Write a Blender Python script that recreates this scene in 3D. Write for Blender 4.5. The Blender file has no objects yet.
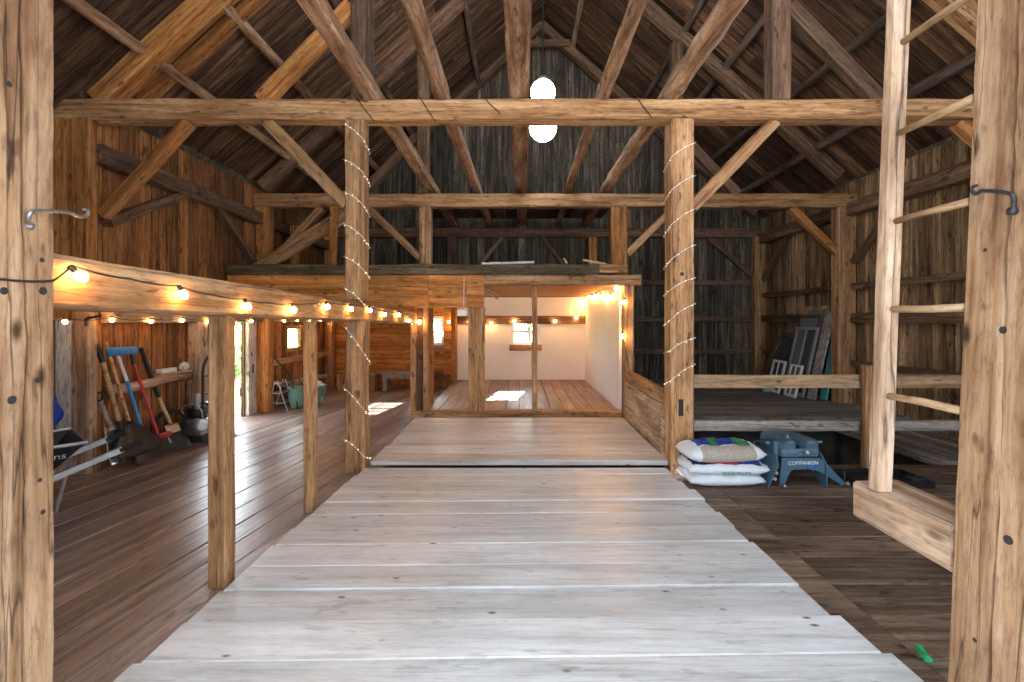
import bpy, bmesh, math, random
from mathutils import Vector, Matrix, Euler
R_ = random.Random(7)
sc = bpy.context.scene
COL = sc.collection
CZ = 1.53            # eye height above the old barn floor
F = 455.0            # focal length in pixels of a 1024 wide frame
V = Vector
def P(x, y, Y):      # a measured point at depth Y
    return V(((x - 518.0) * Y / F, Y, CZ - (y - 320.0) * Y / F))
def Rz(r): return CZ + r

# ------------------------------------------------------------------ materials
def nt(name):
    m = bpy.data.materials.new(name); m.use_nodes = True
    t = m.node_tree; t.nodes.clear()
    return m, t
def nd(t, typ, **kw):
    n = t.nodes.new(typ)
    for k, v in kw.items():
        if k.startswith('i_'):
            key = k[2:]
            key = int(key) if key.isdigit() else key.replace('_', ' ')
            n.inputs[key].default_value = v
        else: setattr(n, k, v)
    return n
def ramp(t, stops, interp='LINEAR'):
    n = t.nodes.new('ShaderNodeValToRGB'); n.color_ramp.interpolation = interp
    e = n.color_ramp.elements
    while len(e) < len(stops): e.new(0.5)
    for i, (p, c) in enumerate(stops):
        e[i].position = p
        e[i].color = (c, c, c, 1) if isinstance(c, (int, float)) else (*c, 1)
    return n
def srgb(r, g, b):
    f = lambda u: (u / 255 / 12.92) if u / 255 <= .04045 else ((u / 255 + .055) / 1.055) ** 2.4
    return (f(r), f(g), f(b))
def wood(name, dark, mid, light, axis='X', island=False, rough=.75, bump=.35, fine=16.0, knots=.6, cracks=.6,
         vary=.35, spec=.3, stain=.5, stain_col=None, grit=.8, kn=(3.0, 6.8), ks=(.06, .15)):
    m, t = nt(name); L = t.links.new
    tc = nd(t, 'ShaderNodeTexCoord')
    if island:
        g = nd(t, 'ShaderNodeNewGeometry'); rnd = g.outputs['Random Per Island']
    else:
        g = nd(t, 'ShaderNodeObjectInfo'); rnd = g.outputs['Random']
    sv = nd(t, 'ShaderNodeVectorMath', operation='SCALE', i_0=(37.3, 51.7, 23.9)); L(rnd, sv.inputs['Scale'])
    ad = nd(t, 'ShaderNodeVectorMath', operation='ADD'); L(tc.outputs['Object'], ad.inputs[0]); L(sv.outputs[0], ad.inputs[1])
    ai = 'XYZ'.index(axis)
    def mapped(sa, so):
        s = [so] * 3; s[ai] = sa
        mp = nd(t, 'ShaderNodeMapping'); mp.inputs['Scale'].default_value = s; L(ad.outputs[0], mp.inputs[0]); return mp.outputs[0]
    n1 = nd(t, 'ShaderNodeTexNoise', i_Scale=1.0, i_Detail=7.0, i_Roughness=.68, i_Distortion=.6); L(mapped(.9, fine), n1.inputs['Vector'])
    r1 = ramp(t, [(.34, dark), (.5, mid), (.66, light)]); L(n1.outputs['Fac'], r1.inputs[0])
    col = r1.outputs[0]
    def mult(col, fac_out, strength):
        mx = nd(t, 'ShaderNodeMix', data_type='RGBA', blend_type='MULTIPLY'); mx.inputs[0].default_value = strength
        L(col, mx.inputs[6]); L(fac_out, mx.inputs[7]); return mx.outputs[2]
    n2 = nd(t, 'ShaderNodeTexNoise', i_Scale=1.0, i_Detail=4.0, i_Roughness=.6); L(mapped(1.3, 3.2), n2.inputs['Vector'])
    r2 = ramp(t, [(.3, stain_col or (.34, .3, .27)), (.62, (1.08, 1.06, 1.04))]); L(n2.outputs['Fac'], r2.inputs[0])
    col = mult(col, r2.outputs[0], stain)
    n5 = nd(t, 'ShaderNodeTexNoise', i_Scale=1.0, i_Detail=5.0, i_Roughness=.75); L(mapped(9.0, 46.0), n5.inputs['Vector'])
    r5 = ramp(t, [(.33, (.42, .36, .31)), (.5, (1, 1, 1)), (.7, (1.16, 1.15, 1.14))]); L(n5.outputs['Fac'], r5.inputs[0])
    col = mult(col, r5.outputs[0], grit)
    n6 = nd(t, 'ShaderNodeTexNoise', i_Scale=1.0, i_Detail=2.0, i_Roughness=.5); L(mapped(5.0, 13.0), n6.inputs['Vector'])
    r6 = ramp(t, [(.29, (.16, .1, .06)), (.34, (1, 1, 1))]); L(n6.outputs['Fac'], r6.inputs[0])
    col = mult(col, r6.outputs[0], grit * .9)
    v = nd(t, 'ShaderNodeTexVoronoi', i_Scale=1.0, i_Randomness=1.0); L(mapped(*kn), v.inputs['Vector'])
    r3 = ramp(t, [(ks[0], (.12, .07, .04)), (ks[1], (1, 1, 1))]); L(v.outputs['Distance'], r3.inputs[0])
    col = mult(col, r3.outputs[0], knots)
    n4 = nd(t, 'ShaderNodeTexNoise', i_Scale=1.0, i_Detail=3.0, i_Roughness=.5, i_Distortion=.3); L(mapped(.45, 10.0), n4.inputs['Vector'])
    r4 = ramp(t, [(.49, (1, 1, 1)), (.5, (.1, .06, .04)), (.512, (1, 1, 1))]); L(n4.outputs['Fac'], r4.inputs[0])
    col = mult(col, r4.outputs[0], cracks)
    hv = nd(t, 'ShaderNodeMapRange', i_1=0.0, i_2=1.0, i_3=1 - vary, i_4=1 + vary * .6); L(rnd, hv.inputs[0])
    hs = nd(t, 'ShaderNodeHueSaturation'); L(col, hs.inputs['Color']); L(hv.outputs[0], hs.inputs['Value'])
    b = nd(t, 'ShaderNodeBsdfPrincipled', i_Roughness=rough); b.inputs['Specular IOR Level'].default_value = spec
    L(hs.outputs[0], b.inputs['Base Color'])
    hm = nd(t, 'ShaderNodeMath', operation='MULTIPLY'); L(n1.outputs['Fac'], hm.inputs[0]); L(r4.outputs[0], hm.inputs[1])
    bp = nd(t, 'ShaderNodeBump', i_Strength=bump, i_Distance=.012); L(hm.outputs[0], bp.inputs['Height']); L(bp.outputs[0], b.inputs['Normal'])
    o = nd(t, 'ShaderNodeOutputMaterial'); L(b.outputs[0], o.inputs[0])
    return m
def plain(name, c, rough=.5, metal=0.0, noise=.15, scale=20.0, spec=.5):
    m, t = nt(name); L = t.links.new
    tc = nd(t, 'ShaderNodeTexCoord'); n = nd(t, 'ShaderNodeTexNoise', i_Scale=scale, i_Detail=4.0); L(tc.outputs['Object'], n.inputs['Vector'])
    r = ramp(t, [(.3, tuple(x * (1 - noise) for x in c)), (.7, tuple(min(1, x * (1 + noise)) for x in c))]); L(n.outputs['Fac'], r.inputs[0])
    b = nd(t, 'ShaderNodeBsdfPrincipled', i_Roughness=rough, i_Metallic=metal); b.inputs['Specular IOR Level'].default_value = spec
    L(r.outputs[0], b.inputs['Base Color'])
    o = nd(t, 'ShaderNodeOutputMaterial'); L(b.outputs[0], o.inputs[0]); return m
def emit(name, c, s):
    m, t = nt(name); e = nd(t, 'ShaderNodeEmission'); e.inputs[0].default_value = (*c, 1); e.inputs[1].default_value = s
    o = nd(t, 'ShaderNodeOutputMaterial'); t.links.new(e.outputs[0], o.inputs[0]); return m
def glass(name):
    m, t = nt(name); L = t.links.new
    a = nd(t, 'ShaderNodeBsdfTransparent'); a.inputs[0].default_value = (.93, .96, .95, 1)
    g = nd(t, 'ShaderNodeBsdfGlossy'); g.inputs['Roughness'].default_value = .03
    mx = nd(t, 'ShaderNodeMixShader'); mx.inputs[0].default_value = .05
    L(a.outputs[0], mx.inputs[1]); L(g.outputs[0], mx.inputs[2])
    o = nd(t, 'ShaderNodeOutputMaterial'); L(mx.outputs[0], o.inputs[0]); return m

M = {}
M['timber'] = wood('hewn_timber', (.22, .1, .038), (.48, .255, .115), (.66, .42, .23), vary=.2, stain=.5, grit=.75)
M['door_timber'] = wood('door_post_timber', (.17, .085, .037), (.385, .23, .125), (.55, .385, .25), vary=.05, stain=.8, cracks=.8, knots=.95, stain_col=(.34, .22, .15), grit=.7)
M['rung'] = wood('worn_rung', (.24, .13, .06), (.47, .3, .165), (.62, .44, .28), vary=.12, rough=.55, cracks=.3, knots=.2, stain=.4)
M['timber_orange'] = wood('orange_timber', (.24, .075, .018), (.5, .21, .06), (.66, .34, .12), vary=.2, stain=.5)
M['timber_pale'] = wood('pale_weathered_timber', (.3, .18, .1), (.56, .39, .265), (.72, .56, .43), vary=.1, stain=.7, cracks=.85, stain_col=(.4, .29, .22), grit=.65)
M['timber_dark'] = wood('dark_timber', (.08, .045, .027), (.18, .1, .06), (.31, .185, .115), vary=.25)
M['timber_grey'] = wood('grey_weathered_timber', (.2, .17, .145), (.4, .36, .32), (.56, .51, .46), vary=.15)
M['timber_black'] = wood('black_timber_and_gaps', (.05, .036, .022), (.12, .09, .055), (.25, .19, .12), vary=.1, stain=.7)
M['log'] = wood('peeled_log', (.16, .07, .035), (.46, .26, .15), (.74, .53, .38), vary=.2, fine=9, stain=.75)
M['log_dark'] = wood('dark_log', (.07, .045, .035), (.15, .1, .075), (.28, .2, .16), vary=.2, fine=11, stain=.6)
M['roof'] = wood('roof_boards', (.045, .021, .011), (.145, .074, .04), (.33, .185, .11), axis='X', island=True, vary=.6, stain=.6)
M['roofL'] = M['roof']
M['wall_l'] = wood('left_wall_boards', (.12, .044, .014), (.33, .135, .045), (.54, .25, .1), axis='Z', island=True, vary=.5, stain=.6)
M['wall_r'] = wood('right_wall_boards', (.1, .052, .027), (.36, .215, .11), (.64, .44, .25), axis='Z', island=True, vary=.6, knots=.8, stain=.7)
M['wall_b'] = wood('gable_boards', (.03, .026, .02), (.12, .096, .068), (.32, .25, .175), axis='Z', island=True, vary=.6, stain=.6)
M['board_orange'] = wood('orange_boards', (.3, .1, .022), (.6, .255, .07), (.78, .41, .15), axis='X', island=True, vary=.25, cracks=.4, grit=.75)
M['facade'] = M['board_orange']
M['floor_l'] = wood('old_floor_boards', (.2, .14, .12), (.35, .26, .225), (.48, .38, .34), axis='X', island=True, vary=.25, rough=.32, bump=.12, spec=.6, knots=.35, grit=.55)
M['floor_r'] = wood('dusty_floor_boards', (.095, .06, .04), (.2, .135, .095), (.32, .23, .17), axis='X', island=True, vary=.35, rough=.65, knots=.6, stain=.8)
M['floor_g'] = wood('grey_floor_boards', (.16, .13, .11), (.3, .26, .225), (.45, .4, .35), axis='X', island=True, vary=.3, rough=.7, knots=.3)
M['floor_s'] = wood('worn_stall_floor', (.17, .1, .07), (.34, .22, .16), (.5, .35, .27), axis='Y', island=True, vary=.25, rough=.4, bump=.15, spec=.5, knots=.3)
M['deck'] = wood('whitewashed_deck', (.54, .545, .55), (.68, .69, .705), (.8, .81, .83), axis='X', island=True, vary=.1, rough=.36, bump=.1, spec=.5, fine=11, knots=.9, cracks=.25, stain=.55, stain_col=(.72, .68, .6), grit=.25, kn=(3.4, 7.5), ks=(.035, .1))
M['deck_f'] = wood('whitewashed_deck_worn', (.46, .43, .4), (.64, .625, .61), (.78, .775, .775), axis='X', island=True, vary=.16, rough=.42, bump=.1, spec=.5, fine=11, knots=.8, cracks=.25, stain=.45, stain_col=(.6, .46, .34), grit=.3, kn=(3.4, 7.5), ks=(.035, .1))
M['ceil_s'] = wood('red_ceiling_boards', (.22, .07, .03), (.4, .15, .065), (.5, .22, .1), axis='X', island=True, vary=.15)
M['white'] = plain('white_wall', (.9, .89, .86), .7, noise=.03, scale=3)
M['white_paint'] = plain('white_paint', (.78, .77, .74), .5, noise=.08)
M['white_patch'] = wood('flaking_white_paint', (.5, .45, .4), (.8, .78, .75), (.88, .87, .86), vary=.05, stain=.6)
M['iron'] = plain('wrought_iron', (.28, .28, .29), .45, .85, noise=.3, scale=60)
M['iron_dark'] = plain('blackened_iron', (.05, .05, .055), .5, .6, noise=.3, scale=60)
M['steel'] = plain('steel', (.55, .56, .58), .35, .9, noise=.15)
M['galv'] = plain('galvanised_tube', (.5, .5, .5), .4, .5)
M['black'] = plain('black_plastic', (.014, .014, .016), .4, noise=.2)
M['rubber_and_holes'] = plain('black_rubber_and_holes', (.02, .02, .02), .8)  # also the near-black that stands for shade inside holes
M['cord'] = plain('black_cord', (.02, .018, .016), .6)
M['cord_w'] = plain('white_cord', (.75, .74, .7), .5)
M['blue'] = plain('blue_plastic', (.03, .22, .55), .4)
M['blue_tarp'] = plain('blue_tarp', (.015, .07, .5), .45, noise=.4, scale=30)
M['red'] = plain('red_paint', (.5, .03, .03), .4)
M['handle'] = wood('ash_handle', (.42, .24, .11), (.62, .4, .2), (.75, .53, .3), vary=.15, rough=.5, cracks=0, knots=0, stain=.2)
M['hitch'] = plain('grey_blue_enamel', (.075, .15, .215), .4, .1, noise=.12)
M['hitch_l'] = plain('light_blue_enamel', (.14, .22, .29), .35, .3)
M['green_pot'] = plain('green_enamel', (.16, .3, .24), .5)
M['green'] = plain('green_plastic', (.02, .38, .14), .3)
M['teal'] = plain('teal_paint', (.09, .36, .36), .6, noise=.2)
M['pane_dark'] = plain('dusty_pane', (.075, .082, .09), .15, noise=.3, scale=6)
M['screen'] = plain('dusty_screen', (.2, .195, .175), .7, noise=.15)
M['pale_blue'] = plain('pale_blue_plastic', (.35, .6, .72), .4)
M['stone'] = plain('cellar_stone', (.05, .045, .04), .9, noise=.5, scale=4)
M['bag'] = plain('white_bag_film', (.78, .82, .86), .3, noise=.05)
M['bag_blue'] = plain('blue_bag_print', (.02, .06, .38), .3)
M['bag_navy'] = plain('navy_bag_print', (.015, .02, .09), .3)
M['bag_green'] = plain('green_bag_print', (.05, .35, .09), .3)
M['bag_red'] = plain('red_bag_print', (.6, .05, .12), .3)
M['pellets'] = plain('wood_pellets', (.45, .38, .31), .7, noise=.5, scale=150)
M['bulb'] = emit('warm_bulb_glow', (1.0, .5, .15), 75)
M['led'] = emit('fairy_led_glow', (1.0, .86, .62), 1.6)
M['lamp'] = emit('cold_led_glow', (.84, .94, 1.0), 14)
M['glass'] = glass('clear_glass')
M['leaf'] = plain('leaf_green', (.26, .42, .2), .5, noise=.4, scale=3)
M['gravel'] = plain('gravel', (.42, .41, .4), .9, noise=.3, scale=14)
M['bark'] = plain('bark', (.12, .08, .05), .9, noise=.4)
M['grass'] = plain('grass', (.42, .46, .13), .9, noise=.25, scale=2)
M['letter_w'] = plain('white_lettering', (.8, .85, .88), .5, noise=0)
M['letter_g'] = plain('green_lettering', (.03, .16, .13), .5, noise=0)
M['label_b'] = plain('blue_sticker', (.02, .12, .7), .4, noise=0)

# ------------------------------------------------------------------ objects
def link(o): COL.objects.link(o); return o
def tag(o, label, cat, group=None, kind='thing'):
    o['label'] = label; o['category'] = cat; o['kind'] = kind
    if group: o['group'] = group
    return o
def empty(name, loc, label, cat, group=None, rz=0.0):
    o = bpy.data.objects.new(name, None); o.empty_display_size = .1
    o.location = loc; o.rotation_euler = (0, 0, rz); link(o)
    return tag(o, label, cat, group)
def obj(name, bm, mat, parent=None, smooth=False, world=True, normals=True):
    """one mesh object; world=True: the bmesh is in world coordinates though the parent stands elsewhere"""
    if normals: bmesh.ops.recalc_face_normals(bm, faces=bm.faces)
    me = bpy.data.meshes.new(name); bm.to_mesh(me); bm.free()
    if isinstance(mat, (list, tuple)):
        for x in mat: me.materials.append(x)
    else: me.materials.append(mat)
    if smooth:
        for p in me.polygons: p.use_smooth = True
    o = link(bpy.data.objects.new(name, me))
    if parent is not None:
        o.parent = parent
        if world: o.matrix_parent_inverse = (Matrix.Translation(parent.location) @ parent.rotation_euler.to_matrix().to_4x4()).inverted()
    return o
def struct(name, bm, mat, smooth=False):
    o = obj(name, bm, mat, smooth=smooth); o['kind'] = 'structure'; return o
def frame_mat(p0, d, up):
    x = d.normalized(); z = (up - x * up.dot(x)).normalized(); y = z.cross(x)
    return Matrix(((x.x, y.x, z.x, p0.x), (x.y, y.y, z.y, p0.y), (x.z, y.z, z.z, p0.z), (0, 0, 0, 1)))
UP, DEEP = V((0, 0, 1)), V((0, 1, 0))
def stick_bm(L, prof, n, jit, wob=0.0, taper=1.0, seed=None):
    """prof: closed list of (y, z); swept along local X with hewn irregularity"""
    r = random.Random(seed if seed is not None else R_.random())
    bm = bmesh.new(); rings = []
    a1, a2 = r.uniform(0, 6.3), r.uniform(0, 6.3)
    for i in range(n + 1):
        u = i / n; s = 1 + (taper - 1) * u
        oy = wob * math.sin(a1 + u * 4.2) * math.sin(u * math.pi); oz = wob * math.sin(a2 + u * 3.7) * math.sin(u * math.pi)
        rings.append([bm.verts.new((L * u, y * s + oy + r.uniform(-jit, jit), z * s + oz + r.uniform(-jit, jit))) for y, z in prof])
    k = len(prof)
    for a, b in zip(rings, rings[1:]):
        for j in range(k): bm.faces.new((a[j], a[(j + 1) % k], b[(j + 1) % k], b[j]))
    bm.faces.new(rings[0]); bm.faces.new(rings[-1])
    return bm
def rect_prof(w, h, c):
    a, b = w / 2, h / 2
    return [(-a + c, -b), (a - c, -b), (a, -b + c), (a, b - c), (a - c, b), (-a + c, b), (-a, b - c), (-a, -b + c)]
def timber(name, p0, p1, w, h, mat, label=None, cat=None, group=None, up=None, jit=.004, ch=None, parent=None, wob=.0):
    p0, p1 = V(p0), V(p1); d = p1 - p0
    if up is None: up = DEEP if abs(d.normalized().z) > .9 else UP
    ch = min(w, h) * .09 if ch is None else ch
    bm = stick_bm(d.length, rect_prof(w, h, ch), max(2, int(d.length / .3)), jit, wob)
    o = obj(name, bm, M[mat] if isinstance(mat, str) else mat)
    mw = frame_mat(p0, d, V(up)); o.matrix_world = mw
    if parent is not None:
        o.parent = parent; o.matrix_parent_inverse = (Matrix.Translation(parent.location) @ parent.rotation_euler.to_matrix().to_4x4()).inverted()
    if label: tag(o, label, cat, group)
    return o
def pole(name, p0, p1, r, mat, label=None, cat=None, group=None, r1=None, jit=.004, wob=.02, parent=None, k=10):
    p0, p1 = V(p0), V(p1); d = p1 - p0
    up = DEEP if abs(d.normalized().z) > .9 else UP
    prof = [(r * math.cos(2 * math.pi * j / k), r * math.sin(2 * math.pi * j / k)) for j in range(k)]
    bm = stick_bm(d.length, prof, max(2, int(d.length / .2)), jit, wob, (r1 or r) / r)
    o = obj(name, bm, M[mat], smooth=True); o.matrix_world = frame_mat(p0, d, up)
    if parent is not None:
        o.parent = parent; o.matrix_parent_inverse = (Matrix.Translation(parent.location) @ parent.rotation_euler.to_matrix().to_4x4()).inverted()
    if label: tag(o, label, cat, group)
    return o
def box(bm, lo, hi, rot=None, mat=0, bev=0.0):
    lo, hi = V(lo), V(hi); c = (lo + hi) / 2; s = hi - lo
    m = Matrix.Translation(c) @ (rot.to_4x4() if rot else Matrix()) @ Matrix.Diagonal((*s, 1))
    r = bmesh.ops.create_cube(bm, size=1, matrix=m)
    fs = {f for v in r['verts'] for f in v.link_faces}
    for f in fs: f.material_index = mat
    if bev: 
        es = {e for v in r['verts'] for e in v.link_edges}
        q = bmesh.ops.bevel(bm, geom=list(es), offset=bev, segments=2, affect='EDGES', profile=.6)
        for f in q['faces']: f.material_index = mat
    return fs
def tube(bm, pts, r, k=8, closed=False, radii=None, mat=0):
    pts = [V(p) for p in pts]; n = len(pts); rings = []
    up = None
    for i, p in enumerate(pts):
        a = pts[(i - 1) % n] if (closed or i) else p; b = pts[(i + 1) % n] if (closed or i < n - 1) else p
        d = (b - a).normalized()
        if up is None:
            up = UP if abs(d.z) < .9 else DEEP
        up = (up - d * up.dot(d)); up = up.normalized() if up.length > 1e-4 else d.orthogonal().normalized()
        s = d.cross(up); rr = radii[i] if radii else r
        rings.append([bm.verts.new(p + (up * math.cos(2 * math.pi * j / k) + s * math.sin(2 * math.pi * j / k)) * rr) for j in range(k)])
    pairs = list(zip(rings, rings[1:])) + ([(rings[-1], rings[0])] if closed else [])
    for a, b in pairs:
        for j in range(k): f = bm.faces.new((a[j], a[(j + 1) % k], b[(j + 1) % k], b[j])); f.material_index = mat
    if not closed: bm.faces.new(rings[0][::-1]).material_index = mat; bm.faces.new(rings[-1]).material_index = mat
def lathe(bm, prof, c, axis=UP, k=16, mat=0):
    """prof: (radius, height) list swept about an axis through c"""
    z = V(axis).normalized(); x = z.orthogonal().normalized(); y = z.cross(x); rings = []
    for r, h in prof:
        r = max(r, 1e-4)
        rings.append([bm.verts.new(V(c) + z * h + (x * math.cos(2 * math.pi * j / k) + y * math.sin(2 * math.pi * j / k)) * r) for j in range(k)])
    for a, b in zip(rings, rings[1:]):
        for j in range(k): f = bm.faces.new((a[j], a[(j + 1) % k], b[(j + 1) % k], b[j])); f.material_index = mat
    bm.faces.new(rings[0][::-1]).material_index = mat; bm.faces.new(rings[-1]).material_index = mat
def prism(bm, poly, mw, depth, mat=0, bev=0):
    """poly in the local XY plane, extruded along local Z by depth"""
    a = [bm.verts.new(mw @ V((x, y, 0))) for x, y in poly]; b = [bm.verts.new(mw @ V((x, y, depth))) for x, y in poly]
    n = len(poly); fs = [bm.faces.new(a[::-1]), bm.faces.new(b)]
    for i in range(n): fs.append(bm.faces.new((a[i], a[(i + 1) % n], b[(i + 1) % n], b[i])))
    for f in fs: f.material_index = mat
def text(name, s, size, mw, mat, parent, ext=.0008):
    cu = bpy.data.curves.new(name, 'FONT'); cu.body = s; cu.size = size; cu.extrude = ext; cu.align_x = 'CENTER'; cu.align_y = 'CENTER'
    cu.materials.append(mat); q = bpy.data.objects.new('q', cu); COL.objects.link(q); bpy.context.view_layer.update()
    me = bpy.data.meshes.new_from_object(q.evaluated_get(bpy.context.evaluated_depsgraph_get())); bpy.data.objects.remove(q); bpy.data.curves.remove(cu)
    o = link(bpy.data.objects.new(name, me)); o.matrix_world = mw
    o.parent = parent; o.matrix_parent_inverse = (Matrix.Translation(parent.location) @ parent.rotation_euler.to_matrix().to_4x4()).inverted()
    return o
def smoothpath(pts, n=6):
    pts = [V(p) for p in pts]; out = []
    for i in range(len(pts) - 1):
        p0, p1, p2, p3 = pts[max(i - 1, 0)], pts[i], pts[i + 1], pts[min(i + 2, len(pts) - 1)]
        for k in range(n):
            t = k / n
            out.append(.5 * ((2 * p1) + (p2 - p0) * t + (2 * p0 - 5 * p1 + 4 * p2 - p3) * t * t + (3 * p1 - p0 - 3 * p2 + p3) * t ** 3))
    out.append(pts[-1]); return out

# ------------------------------------------------------------------ room dimensions
XL, XR = -4.36, 5.6                   # inner faces of the side walls
YB = 10.5                             # inner face of the back wall
YF = 1.3                              # front of the barn
EL, ER = Rz(2.33), Rz(2.4)           # eaves
RX, RZ_ = .62, Rz(6.8)                # ridge
def roofz(x): return EL + (RZ_ - EL) * (x - XL) / (RX - XL) if x < RX else ER + (RZ_ - ER) * (XR - x) / (XR - RX)

# ------------------------------------------------------------------ floors
def cuts(a, b, w, var):
    out = [a]
    while out[-1] < b - w * .5: out.append(out[-1] + R_.uniform(w - var, w + var))
    out[-1] = b; return out
def plank(bm, x0, x1, y0, y1, z0, z1, bev=.004, tilt=0.0):
    vs = [bm.verts.new(p) for p in ((x0, y0, z0), (x1, y0, z0), (x1, y1, z0), (x0, y1, z0))]
    b = bev
    mid = [bm.verts.new(p) for p in ((x0, y0, z1 - b), (x1, y0, z1 - b + tilt), (x1, y1, z1 - b + tilt), (x0, y1, z1 - b))]
    top = [bm.verts.new(p) for p in ((x0 + b, y0 + b, z1), (x1 - b, y0 + b, z1 + tilt), (x1 - b, y1 - b, z1 + tilt), (x0 + b, y1 - b, z1))]
    for a, c in ((vs, mid), (mid, top)):
        for j in range(4): bm.faces.new((a[j], a[(j + 1) % 4], c[(j + 1) % 4], c[j]))
    bm.faces.new(vs[::-1]); bm.faces.new(top)
def clip(bm, planes):
    for co, no in planes:
        g = bm.verts[:] + bm.edges[:] + bm.faces[:]
        r = bmesh.ops.bisect_plane(bm, geom=g, plane_co=co, plane_no=no, clear_outer=True)
        es = [e for e in r['geom_cut'] if isinstance(e, bmesh.types.BMEdge)]
        if es: bmesh.ops.holes_fill(bm, edges=es)
# left aisle: old boards running back at a slight angle
bm = bmesh.new(); ang = math.radians(8)
ys = cuts(-4.5, 4.5, .215, .03)
for a, b in zip(ys, ys[1:]):
    z = R_.uniform(-.004, 0)
    j = R_.uniform(-2.2, 2.2)
    plank(bm, -7, j, a, b - .01, -.05, z)
    plank(bm, j + .004, 7, a, b - .01, -.05, z + R_.uniform(-.003, .003))
bm.verts.ensure_lookup_table()
rot = Matrix.Translation((-3, 6, 0)) @ Matrix.Rotation(math.pi / 2 - ang, 4, 'Z')
inv = rot.inverted()
def pl(co, no): return (inv @ V(co), inv.to_3x3() @ V(no))
clip(bm, [pl((XL - .55, 0, 0), (-1, 0, 0)), pl((-1.4, 0, 0), (1, 0, 0)), pl((0, YF - .3, 0), (0, -1, 0)), pl((0, YB, 0), (0, 1, 0))])
o = struct('floor_left', bm, M['floor_l']); o.matrix_world = rot
bm = bmesh.new(); box(bm, (-1.395, 1.0, -.2), (1.345, 4.5, -.005)); box(bm, (-1.395, 4.64, -.2), (1.345, 4.83, -.005)); box(bm, (-1.395, 4.831, -.2), (1.71, YB, -.005)); box(bm, (-1.395, 4.5, -.2), (1.345, 4.64, -.15)); struct('floor_center', bm, M['floor_r'])
# right bay: dusty boards running across, a runner strip beside the deck
bm = bmesh.new()
ys = cuts(1.0, 4.83, .3, .08)
for a, b in zip(ys, ys[1:]): plank(bm, 1.35 if a > 4.4 else 1.82, XR, a, b - .007, -.05, R_.uniform(-.008, 0))
plank(bm, 1.35, 1.81, .99, 4.38, -.05, .006)
struct('floor_right', bm, M['floor_r'])
bm = bmesh.new()
ys = cuts(6.5, YB, .3, .05)
for a, b in zip(ys, ys[1:]): plank(bm, 1.72, XR, a, b - .008, -.05, .15 + R_.uniform(-.006, .004))
struct('floor_back_right', bm, M['floor_g'])
bm = bmesh.new()
xs = cuts(4.5, XR, .27, .04)
for a, b in zip(xs, xs[1:]): plank(bm, 4.84, 6.49, -b + .007, -a, -.05, R_.uniform(.0, .03))
o = struct('floor_far_right', bm, M['floor_g']); o.rotation_euler = (0, 0, math.pi / 2)
# cellar opening
bm = bmesh.new()
box(bm, (1.5, 4.6, -2.3), (4.7, 6.7, -2.2)); struct('floor_cellar', bm, M['stone'])
bm = bmesh.new()
box(bm, (1.5, 6.62, -2.2), (4.7, 6.7, -.055)); box(bm, (1.5, 4.6, -2.2), (4.7, 4.68, -.055)); box(bm, (1.5, 4.68, -2.2), (1.58, 6.62, -.055)); box(bm, (4.62, 4.68, -2.2), (4.7, 6.62, -.055))
struct('wall_cellar', bm, M['stone'])
# whitewashed deck
seams = [1.2, 1.47, 1.73, 1.985, 2.245, 2.505, 2.74, 3.0, 3.23, 3.466, 3.70, 3.91, 4.13, 4.34, 4.57]
bm = bmesh.new()
for a, b in zip(seams, seams[1:]):
    m = (a + b) / 2
    l = -1.665 + (m - 1.85) * .06 + R_.uniform(-.012, .012); r = 1.61 - (m - 1.85) * .047 + R_.uniform(-.03, .03)
    plank(bm, l, r, a, b - R_.uniform(.002, .006), .012, .06 + R_.uniform(-.005, .006), bev=.005, tilt=R_.uniform(-.006, .006))
bmesh.ops.rotate(bm, verts=bm.verts, cent=(0, 3, 0), matrix=Matrix.Rotation(.018, 3, 'Z'))
clip(bm, [((0, 4.53, 0), (0, 1, 0))])
struct('floor_deck', bm, M['deck'])
bm = bmesh.new()
seams = [4.625, 4.88, 5.2, 5.5, 5.78, 6.1, 6.4, 6.68]
for a, b in zip(seams, seams[1:]):
    plank(bm, -1.5 + R_.uniform(-.015, .015), 1.54, a, b - R_.uniform(.002, .006), .055, .095 + R_.uniform(-.005, .005), bev=.006, tilt=R_.uniform(-.006, .006))
struct('floor_deck_back', bm, M['deck_f'])
# stall floor
bm = bmesh.new(); xs = cuts(-1.42, 1.52, .22, .03)
for a, b in zip(xs, xs[1:]): plank(bm, a, b - .006, 6.98, 10.4, -.02, .155 + R_.uniform(-.003, .003))
struct('floor_stall', bm, M['floor_s'])

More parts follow.
